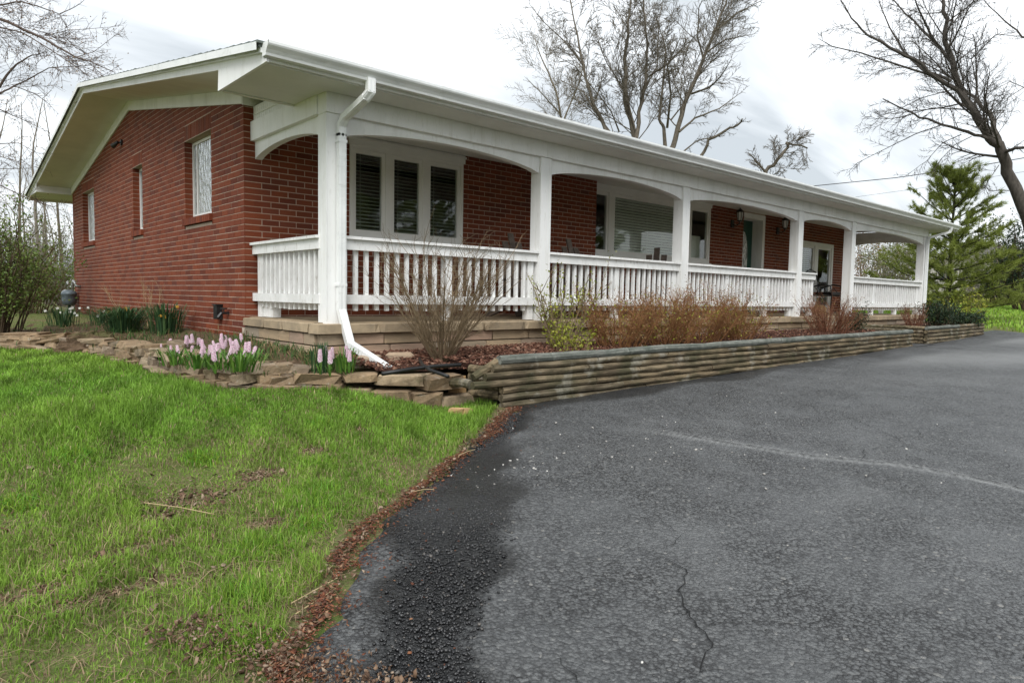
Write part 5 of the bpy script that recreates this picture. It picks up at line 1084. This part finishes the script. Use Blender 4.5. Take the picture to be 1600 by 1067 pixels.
shrub('budding_shrub', 'low lime-leaved shrub between the pale-stemmed shrub and the planter logs', (2.55, -2.62, .95), .30, .8, 18, 4, .005, 'twig_tan', 103, ('leaf_lime', 700, .030, .03), basew=.22)
for i, (x, y, h, sp, lb) in enumerate([(3.45, -2.55, .62, .62, 'rusty brown twiggy shrub, leftmost of the mass in front of the second bay'), (4.25, -2.62, .70, .62, 'rusty brown twiggy shrub, second from the left in the mass'), (5.15, -2.55, .78, .62, 'rusty brown twiggy shrub, tallest of the mass by the third post'), (6.15, -2.50, .72, .62, 'rusty brown twiggy shrub, rightmost of the mass in front of the third bay')]):
    shrub('rusty_shrub', lb, (x, y, .98), h*rs.uniform(.78, .95), sp+.3, 85, 8, .005, 'twig_rust', 110+i, ('leaf_rust', 2300, .024, .03), 'rusty shrubs in front of the porch', twigs=3, basew=.28)
    leaf_quads('young_leaves', np.array([x, y, .98+h*.42])+rs.normal(0, 1, (420, 3))*np.array([.36, .26, h*.24]), .024, 'leaf_lime', bpy.data.objects[[o.name for o in COL.objects if o.get('label') == lb][0]])
shrub('red_shrub', 'rounded red-brown bare shrub near the far end of the long planter', (9.35, -2.45, 1.01), .58, .95, 90, 6, .006, 'twig_red', 120, ('leaf_rust', 1400, .022, .02), twigs=2, basew=.30)
shrub('green_shrub', 'small grey-green shrub right of the red-brown shrub', (10.45, -2.40, 1.02), .40, .8, 30, 5, .005, 'twig_dark', 121, ('leaf_dark', 1200, .032, .03), basew=.15)
shrub('dry_shrub', 'dry reddish shrub at the corner of the second planter', (13.0, -2.65, 1.06), .46, .8, 40, 5, .006, 'twig_red', 122, ('leaf_dry', 350, .03, .02), basew=.15)
shrub('dark_shrub', 'dark evergreen shrub in the second planter, beside the far post', (14.1, -2.75, 1.06), .50, .8, 30, 5, .006, 'twig_dark', 123, ('leaf_dark', 2200, .045, .04), basew=.2)
shrub('dark_shrub', 'low dark evergreen shrub at the right end of the second planter', (15.2, -2.85, 1.06), .34, 1.0, 40, 5, .006, 'twig_dark', 124, ('leaf_dark', 2600, .045, .05), basew=.4)
shrub('yellow_shrub', 'loose yellow-green leafed shrub behind the second planter', (16.6, -2.6, .90), .85, .6, 26, 5, .007, 'twig_tan', 125, ('leaf_lime', 1100, .05, .05), basew=.25)
shrub('leafy_bush', 'tall young-leaved green bush left of the gas meter', (-1.95, 3.3, .88), 1.45, .42, 40, 7, .012, 'twig_dark', 130, ('leaf_bush', 7500, .036, .04), twigs=3, basew=.25)
shrub('leafy_bush', 'green bush at the left edge of the photograph, in front of the woods', (-2.5, 3.3, .86), 1.25, .6, 34, 6, .013, 'twig_dark', 131, ('leaf_bush', 5500, .036, .04), twigs=3, basew=.25)
shrub('leafy_bush', 'yellow-green bush behind the gas meter', (-1.1, 8.2, .95), 1.25, .55, 34, 6, .012, 'twig_tan', 132, ('leaf_bush', 3600, .05, .05), twigs=2, basew=.3)
shrub('dead_stems', 'tall dry dead stems against the middle of the gable', (-.16, 3.3, 1.0), .72, .45, 14, 6, .004, 'straw', 133, None, basew=.3, cat='plant')
# ------------------------------------------------------------------ bare trees
MINR = [.0035]
def branch(m, p, d, L, r, lvl, rr, up, maxl, tips=None, dens=1.0, sides=(7, 5, 4, 3, 3)):
    k = max(3, min(8, int(L/.35)+2)); pt, dd = path(p, d, L, k, .10 if lvl else .06, up, rr)
    m.tube(pt, np.linspace(r, r*.28, len(pt)), sides[min(lvl, 4)], False)
    if tips is not None and lvl >= maxl-1: tips += list(pt[1:])
    if lvl >= maxl: return
    sub(m, pt, r, L, lvl, rr, up, maxl, tips, dens, sides)
def sub(m, pt, r, L, lvl, rr, up, maxl, tips, dens=1.0, sides=(7, 5, 4, 3, 3), r_end=None, start=.18):
    n = max(2, int(dens*(3+L*1.5))); n = min(n, 30)
    seg = np.linalg.norm(np.diff(pt, axis=0), axis=1); cs = np.concatenate([[0], np.cumsum(seg)])/seg.sum()
    for j in range(n):
        t = start+(1-start)*((j+rr.random())/n)**.85; i = min(len(pt)-2, int(np.searchsorted(cs, t)-1)); p = pt[i]+(pt[i+1]-pt[i])*((t-cs[i])/(cs[i+1]-cs[i]+1e-9))
        d = pt[i+1]-pt[i]; d /= np.linalg.norm(d); pr = np.cross(d, np.array([rr.gauss(0, 1), rr.gauss(0, 1), rr.gauss(0, 1)])); pr /= np.linalg.norm(pr)+1e-9
        an = rr.uniform(.5, 1.0); d2 = d*math.cos(an)+pr*math.sin(an); l2 = L*rr.uniform(.28, .52)*(1.1-.55*t); rb = r*(1-.72*t)
        if l2 < .10: continue
        branch(m, p, d2, l2, max(MINR[0], rb*rr.uniform(.32, .55)), lvl+1, rr, up, maxl, tips, dens, sides)
def limb_tree(name, label, limbs, mat, seed, maxl=3, up=.03, dens=1., group=None, base=None, tl=.62):
    """limbs: list of (world points, r0, r1)"""
    rr = random.Random(seed); r = empty(name, base if base is not None else tuple(limbs[0][0][0]), label, 'tree', group)
    tr = MB(); m = MB(); tips = []
    for n_, (P, r0, r1) in enumerate(limbs):
        P = np.array(P, float); t = np.linspace(0, len(P)-1, (len(P)-1)*3+1); S = np.stack([np.interp(t, range(len(P)), P[:, i]) for i in range(3)], -1)
        S[1:-1] += np.array([[rr.gauss(0, 1) for _ in range(3)] for _ in range(len(S)-2)])*r1*.9
        (tr if n_ == 0 else m).tube(S, np.linspace(r0, r1, len(S)), 10 if n_ == 0 else 7)
        L = np.linalg.norm(np.diff(S, axis=0), axis=1).sum(); sub(m, S, (r0*.55+r1*.45), L*tl, 0 if n_ else 0, rr, up, maxl, tips, dens, start=.12 if n_ else .5)
    tr.build('trunk', mat, r, True); m.build('branches', mat, r); return r, tips
def pxl(pts, depth, spread=0., seed=0):
    q = random.Random(seed); s = q.uniform(-spread, spread); n = len(pts); return [at(x, y, depth+s*i/max(1, n-1)) for i, (x, y) in enumerate(pts)]
def cz(pts, ox, oy, sc): return [(ox+a/sc, oy+b/sc) for a, b in pts]
def with_base(P):
    P = [np.array(p) for p in P]; b = P[0].copy(); b[2] = gz(b[0], b[1])-.1; return [b]+P
# tree clump behind the roof, centre
C7 = lambda pts: cz(pts, 780, 0, 3.2)
D1 = 30
limbs = [(with_base(pxl(C7([(690, 760), (660, 600), (625, 500), (630, 300), (650, 120), (665, -60)]), D1, 1.5, 1)), .15, .03)]
for i, (p, a, b) in enumerate([([(660, 740), (540, 660), (470, 520), (420, 330), (390, 180), (350, -20)], .17, .035), ([(560, 670), (480, 560), (420, 460), (300, 400)], .08, .02), ([(680, 720), (700, 560), (735, 400), (740, 220), (720, 40), (730, -60)], .15, .03), ([(690, 700), (640, 480), (540, 320), (470, 150)], .07, .02), ([(740, 390), (830, 330), (930, 230), (1010, 150)], .07, .02), ([(690, 620), (720, 460), (790, 330), (800, 100), (830, -40)], .08, .02), ([(600, 660), (560, 560), (380, 330), (280, 280)], .06, .015), ([(420, 330), (330, 210), (220, 110), (150, 20)], .06, .015)]):
    limbs.append((pxl(C7(p), D1+.2*i-.8, 3., 10+i), a*.62, b*.6))
MINR[0] = .010
limb_tree('bare_tree', 'tall many-stemmed bare tree behind the middle of the roof', limbs, 'bark_grey', 201, 3, .03, 2.3)
D2 = 31
limbs = [(with_base(pxl(C7([(850, 780), (880, 700), (930, 520), (1000, 350), (1060, 200), (1130, 20), (1160, -60)]), D2, 1.5, 2)), .15, .03)]
for i, (p, a, b) in enumerate([([(830, 740), (825, 640), (800, 600), (820, 420), (830, 250), (790, 100)], .14, .03), ([(840, 640), (860, 470), (840, 330), (900, 200)], .09, .02), ([(960, 470), (1050, 440), (1110, 380), (1160, 300)], .08, .02), ([(900, 660), (980, 590), (1100, 545), (1200, 470)], .09, .02), ([(1040, 260), (1130, 200), (1280, 170)], .07, .015), ([(1090, 150), (1200, 60), (1320, 0)], .08, .02), ([(1010, 780), (1050, 700), (1150, 640), (1200, 620), (1215, 595)], .12, .05), ([(920, 760), (1000, 700), (1090, 680)], .06, .02), ([(860, 600), (940, 500), (890, 330)], .06, .02), ([(1020, 300), (990, 180), (1000, 40), (1030, -40)], .07, .02)]):
    limbs.append((pxl(C7(p), D2-.5+.15*i, 3., 30+i), a*.65, b*.6))
limb_tree('bare_tree', 'bare tree with crooked pale limbs right of the many-stemmed tree', limbs, 'bark_grey', 202, 3, .03, 2.2)
limbs = [(with_base(pxl([(1195, 268), (1215, 250), (1232, 232), (1228, 222), (1262, 232)], 33, .5, 3)), .11, .035), (pxl([(1195, 268), (1180, 250), (1170, 240)], 33, .5, 4), .06, .02)]
limb_tree('bare_tree', 'small crooked bare tree low over the roof at right', limbs, 'bark_grey', 203, 3, .02, 3.0, tl=.42)
limbs = [(with_base(pxl([(880, 200), (868, 140), (850, 100), (835, 60)], 44, 2, 5)), .10, .02), (pxl([(880, 190), (905, 130), (915, 90)], 44, 2, 6), .06, .02), (pxl([(876, 180), (850, 150), (825, 125)], 44, 2, 7), .05, .02)]
limb_tree('bare_tree', 'fainter bare tree left of the many-stemmed tree, farther back', limbs, 'bark_pale', 204, 3, .03, 1.9)
# big leaning tree on the right
MINR[0] = .0055
C8 = lambda pts: cz(pts, 1250, 0, 3.137)
D3 = 20
limbs = [(with_base(pxl(C8([(1330, 1570), (1200, 1300), (1110, 1060), (1030, 840), (985, 740), (930, 670), (870, 570), (790, 450), (745, 330), (722, 200), (705, 60), (690, -60)]), D3, 1., 8)), .21, .035)]
for i, (p, a, b) in enumerate([([(860, 560), (770, 440), (660, 380), (560, 290), (440, 235), (330, 170), (255, 90), (190, -10)], .115, .02), ([(640, 370), (480, 320), (300, 260), (160, 230), (90, 190)], .05, .01), ([(740, 400), (600, 340), (520, 270), (440, 140), (380, -20)], .07, .02), ([(920, 680), (820, 650), (700, 610), (590, 575), (500, 530), (405, 485)], .075, .025), ([(730, 290), (660, 210), (560, 110), (440, -20)], .08, .025), ([(735, 300), (640, 170), (590, 60), (550, -40)], .07, .02), ([(985, 720), (945, 590), (890, 520), (800, 420), (750, 320)], .13, .05), ([(1000, 745), (1060, 725), (1160, 715)], .09, .05), ([(880, 510), (860, 400), (840, 290), (740, 240)], .035, .012), ([(840, 290), (920, 210), (960, 170), (1100, 180)], .03, .01), ([(840, 670), (760, 710), (690, 780), (640, 860)], .022, .006), ([(790, 660), (700, 700), (620, 790), (520, 860)], .022, .006), ([(690, 615), (560, 660), (440, 720), (280, 800), (230, 850)], .028, .006), ([(830, 540), (650, 530), (480, 580), (300, 585)], .03, .008), ([(750, 440), (600, 480), (480, 540), (380, 570)], .025, .008), ([(1025, 935), (930, 935), (900, 905), (930, 970)], .022, .006), ([(975, 810), (920, 890), (900, 930)], .02, .006), ([(1098, 430), (1020, 480), (930, 540)], .02, .006), ([(1200, 420), (1098, 430), (1030, 400), (900, 470)], .03, .008), ([(1200, 210), (1090, 180), (1000, 100), (900, 0)], .06, .02)]):
    limbs.append((pxl(C8(p), D3+(.15*i-1.2), 1.6, 50+i), a*.62, b*.6))
limb_tree('bare_tree', 'big dark leaning bare tree at the right edge', limbs, 'bark_mid', 205, 3, .015, 2.6)
# tree at left edge
MINR[0] = .0035
C9 = lambda pts: cz(pts, 0, 0, 3.558)
D4 = 12.5
limbs = [(with_base(pxl([(-190, 470), (-180, 330), (-150, 200), (-120, 60), (-100, -80)], D4, .5, 9)), .24, .10)]
for i, (p, a, b) in enumerate([([(-500, 60), (-200, 70), (0, 105), (130, 165), (270, 230), (420, 320), (500, 345), (640, 405)], .055, .010), ([(-200, 100), (0, 155), (130, 185), (260, 265), (420, 370), (500, 430)], .025, .006), ([(-550, 760), (-250, 640), (0, 480), (60, 390), (100, 350), (180, 310), (250, 290)], .05, .010), ([(-250, 640), (0, 520), (80, 480), (180, 430), (270, 380), (440, 370), (570, 360)], .03, .006), ([(80, 480), (200, 525), (260, 570), (330, 640)], .014, .004), ([(-300, 560), (0, 610), (100, 655), (280, 740)], .022, .005), ([(-300, 830), (0, 800), (100, 795), (230, 860)], .018, .005), ([(-300, 850), (0, 870), (150, 915)], .018, .005), ([(-200, 960), (0, 940), (190, 935)], .016, .004), ([(-550, -60), (-200, -80), (0, 30), (120, 10), (250, 50), (330, 80), (380, 170)], .035, .006), ([(-200, 1000), (0, 1030), (120, 1090), (260, 1140), (300, 1150)], .02, .005), ([(330, 80), (420, 40), (500, -20)], .015, .004), ([(250, 200), (380, 170), (520, 160), (660, 150)], .012, .003), ([(420, 320), (520, 290), (640, 200), (700, 180)], .012, .003)]):
    limbs.append((pxl(C9(p), D4-.6+.08*i, 1., 90+i), a*.62, b*.6))
_, tips = limb_tree('bare_tree', 'bare budding tree reaching in over the left edge of the roof', limbs, 'bark_brown', 206, 3, .01, 2.8)
T = np.array(tips)[::5]; leaf_quads('buds', T+rs.normal(0, .03, T.shape), .030, 'leaf_rust', _)
# generic bare trees for the woods behind
MINR[0] = .007
def generic_tree(H, r0, mat, seed, label, group, dens=1.):
    rr = random.Random(seed); r = empty('woodland_tree', (0, 0, 0), label, 'tree', group); tr = MB(); m = MB(); pt, _ = path((0, 0, -.2), (rr.gauss(0, .05), rr.gauss(0, .05), 1), H, 9, .05, .03, rr)
    tr.tube(pt, np.linspace(r0, r0*.12, len(pt)), 7, False); sub(m, pt, r0*.6, H*.62, 0, rr, .06, 3, None, dens, start=.2); tr.build('trunk', mat, r); m.build('branches', mat, r); return r
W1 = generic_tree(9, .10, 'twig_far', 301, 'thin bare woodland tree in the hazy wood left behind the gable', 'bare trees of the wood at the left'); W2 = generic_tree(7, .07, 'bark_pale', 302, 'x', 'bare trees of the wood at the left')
W2['label'] = W1['label']
rw = random.Random(4)
lw = [(x, d) for x, d in ((4, 30), (30, 24), (50, 34), (66, 28), (84, 38), (100, 26), (112, 33), (18, 42), (75, 22), (-30, 26), (-60, 32), (125, 40), (40, 46), (95, 48))]
for i, (x, d) in enumerate(lw):
    p = at(x, 470, d); src = (W1, W2)[i % 2]
    if i < 2: src.location = (p[0], p[1], gz(p[0], p[1])); t = src
    else: t = copy_tree(src, None, (p[0], p[1], gz(p[0], p[1])), rw.uniform(0, 6), rw.uniform(.7, 1.15))
for i, (x, d) in enumerate([(1345, 46), (1368, 52), (1392, 44), (1500, 55), (1530, 48), (1560, 58), (1590, 50), (1615, 44), (1300, 60), (1420, 60), (1475, 50)]):
    p = at(x, 470, d); t = copy_tree((W1, W2)[i % 2], None, (p[0], p[1], gz(p[0], p[1])), rw.uniform(0, 6), rw.uniform(.45, .8)); t['label'] = 'bare woodland tree beyond the far lawn at the right'; t['group'] = 'bare trees beyond the far lawn'
# undergrowth bushes: one prototype of twigs and pale young leaves
def thicket(label, x, d, H, seed, leaf='leaf_far', n=2600, py=474, mat='twig_far', sp=.75, name='thicket_bush', size=.11, group=None):
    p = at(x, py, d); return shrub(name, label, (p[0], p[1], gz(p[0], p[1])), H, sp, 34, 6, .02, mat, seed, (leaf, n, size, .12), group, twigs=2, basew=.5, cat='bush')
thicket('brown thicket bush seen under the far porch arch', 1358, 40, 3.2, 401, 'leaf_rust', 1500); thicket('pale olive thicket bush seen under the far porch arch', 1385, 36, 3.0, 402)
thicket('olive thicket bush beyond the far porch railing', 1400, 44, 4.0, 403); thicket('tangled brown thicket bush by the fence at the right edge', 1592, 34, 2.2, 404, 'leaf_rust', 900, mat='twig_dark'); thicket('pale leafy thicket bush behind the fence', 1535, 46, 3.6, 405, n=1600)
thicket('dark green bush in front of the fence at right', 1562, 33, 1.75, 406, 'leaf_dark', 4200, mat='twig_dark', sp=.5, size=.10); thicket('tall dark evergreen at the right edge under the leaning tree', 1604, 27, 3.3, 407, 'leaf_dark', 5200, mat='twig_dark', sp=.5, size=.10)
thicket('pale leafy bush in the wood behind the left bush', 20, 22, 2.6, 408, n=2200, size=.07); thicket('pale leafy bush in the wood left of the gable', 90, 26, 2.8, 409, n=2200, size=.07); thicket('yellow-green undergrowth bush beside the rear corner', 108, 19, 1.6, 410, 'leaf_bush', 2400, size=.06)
# ------------------------------------------------------------------ young pine
def pine(name, label, base, H, R, seed, group=None, nl=.12):
    rr = random.Random(seed); r = empty(name, tuple(base), label, 'tree', group); m = MB(); b = np.array(base, float); m.tube([b-(0, 0, .2), b+(0, 0, H*.5), b+(.05, 0, H)], [.085, .05, .012], 7); m.build('trunk', 'bark_dark', r)
    m = MB(); N = []
    z = .35
    while z < H-.1:
        f = z/H; k = rr.randint(5, 7); L = R*(1.12-f)**.55*rr.uniform(.75, 1.2)
        for j in range(k):
            a = j*6.283/k+rr.uniform(-.3, .3); d = (math.cos(a), math.sin(a), .10+1.1*f*f+rr.gauss(0, .10)); pt, _ = path(b+(0, 0, z), d, L*rr.uniform(.7, 1.1), 6, .06, .045, rr); m.tube(pt, np.linspace(.022, .006, 7), 4, False)
            for q in range(11 if f < .5 else 7):
                i = rr.randint(1, 5); d2 = pt[i+1]-pt[i]; d2 = d2/np.linalg.norm(d2)+np.array([rr.gauss(0, .65), rr.gauss(0, .65), rr.gauss(.12, .25)]); p2, dd = path(pt[i], d2, L*rr.uniform(.14, .32), 3, .1, .06, rr); m.tube(p2, [.008, .006, .005, .003], 3, False)
                N += [(p2[s_]+(p2[s_+1]-p2[s_])*rr.random(), dd) for s_ in (0, 1, 1, 2, 2)]
            N += [(pt[6], pt[6]-pt[5]), (pt[5], pt[6]-pt[5])]
        z += rr.uniform(.26, .42)
    for s_ in range(8): N.append((b+(0, 0, H-.05*s_), np.array([0, 0, 1.])))
    m.build('branches', 'bark_dark', r)
    P = np.array([q[0] for q in N]); Dn = np.array([q[1]/np.linalg.norm(q[1]) for q in N]); k = 18; P = np.repeat(P, k, 0); Dn = np.repeat(Dn, k, 0); n = len(P)
    a = Dn*.75+rs.normal(0, .45, (n, 3)); a /= np.linalg.norm(a, axis=1)[:, None]; c = np.cross(a, rs.normal(size=(n, 3))); c /= np.linalg.norm(c, axis=1)[:, None]; L = nl*rs.uniform(.7, 1.3, n)[:, None]; P = P+rs.normal(0, .02, (n, 3))
    V = np.stack([P-c*.007, P+c*.007, P+a*L], 1).reshape(-1, 3); link('needles', fast_mesh('needles', V, None, np.arange(3*n).reshape(-1, 3), 'needle'), r); return r
pb = at(1479, 502, 21.5); pine('pine_tree', 'soft green young pine beyond the far corner of the porch', (pb[0], pb[1], gz(pb[0], pb[1])), 4.45, 2.35, 501, nl=.14)
# trees across the drive: they show only as reflections in the windows
pr_ = pine('pine_tree', 'dense pine across the driveway, seen reflected in the porch windows', (0, 0, 0), 9, 3.2, 502, 'pines across the driveway', .22)
for i, (x, y, s_) in enumerate([(9, -24, 1.), (15, -23, 1.1), (20, -25, .95), (26, -22, 1.05), (33, -24, 1.1), (3, -28, 1.0)]):
    if i == 0: pr_.location = (x, y, gz(x, y))
    else: copy_tree(pr_, None, (x, y, gz(x, y)), i*1.3, s_)
for i, (x, y) in enumerate([(12, -27), (18, -29), (24, -28), (30, -27), (-12, 6), (-15, 14), (-11, 20)]):
    t = copy_tree((W1, W2)[i % 2], None, (x, y, gz(x, y)), i*1.1, 1.0); t['label'] = 'bare tree outside the view, seen reflected in the windows'; t['group'] = 'bare trees seen in reflections'
# ------------------------------------------------------------------ far fence, house, wires
fb = at(1500, 474, 42); fe = at(1625, 476, 38); fr_ = empty('board_fence', tuple(fb[:2])+(gz(fb[0], fb[1]),), 'grey weathered board fence behind the far lawn', 'fence'); nb = 46
fm_ = unit_mesh('fence_wood')
for i in range(nb):
    p = fb+(fe-fb)*i/nb; z = gz(p[0], p[1]); dx = (fe-fb)[:2]; an = math.atan2(dx[1], dx[0]); h = 1.1+.05*math.sin(i*1.7)
    link('fence_board', fm_, fr_, matrix=Matrix.Translation((p[0], p[1], z+h/2-.05))@Matrix.Rotation(an, 4, 'Z')@Matrix.Diagonal((np.linalg.norm(dx)/nb*.9, .025, h, 1)))
for z in (.3, .85):
    MB().bar(fb+(0, 0, gz(*fb[:2])-fb[2]+z), fe+(0, 0, gz(*fe[:2])-fe[2]+z), .05, .09).build('fence_rail', 'fence_wood', fr_)
hb = at(1545, 470, 62); hx, hy, hz = hb[0], hb[1], gz(hb[0], hb[1]); fh = empty('distant_house', (hx, hy, hz), 'pale distant house half hidden behind the thicket and fence', 'house')
MB().box((hx-4, hy-4, hz-.5), (hx+4, hy+4, hz+3.0)).build('wall', 'far_siding', fh); MB().prism([(hx-4.5, hy-4.5, hz+3.0), (hx-4.5, hy+4.5, hz+3.0), (hx-4.5, hy, hz+4.6)], (9, 0, 0)).build('roof', 'far_roof', fh)
for yy in (-2.5, 0, 2.5): w = MB().box((hx-4.04, hy+yy-.5, hz+1), (hx-4.0, hy+yy+.5, hz+2.2)).build('window', 'far_siding', fh); MB().box((hx-4.06, hy+yy-.4, hz+1.1), (hx-4.041, hy+yy+.4, hz+2.1)).build('pane', 'far_glass', w)
for i, (pts, d0, d1, lb) in enumerate([([(1180, 302), (1270, 291), (1400, 278), (1520, 261), (1640, 240)], 26, 22, 'thick black service wire running from behind the roof to the right edge'), ([(1270, 318), (1345, 307), (1440, 294), (1560, 275), (1640, 262)], 34, 30, 'thin lower wire crossing behind the young pine')]):
    P = [at(x, y, d0+(d1-d0)*j/4) for j, (x, y) in enumerate(pts)]; o = MB().tube(P, .014 if i == 0 else .007, 5).build('overhead_wire', 'black_plastic'); tag(o, lb, 'wire', 'overhead wires')
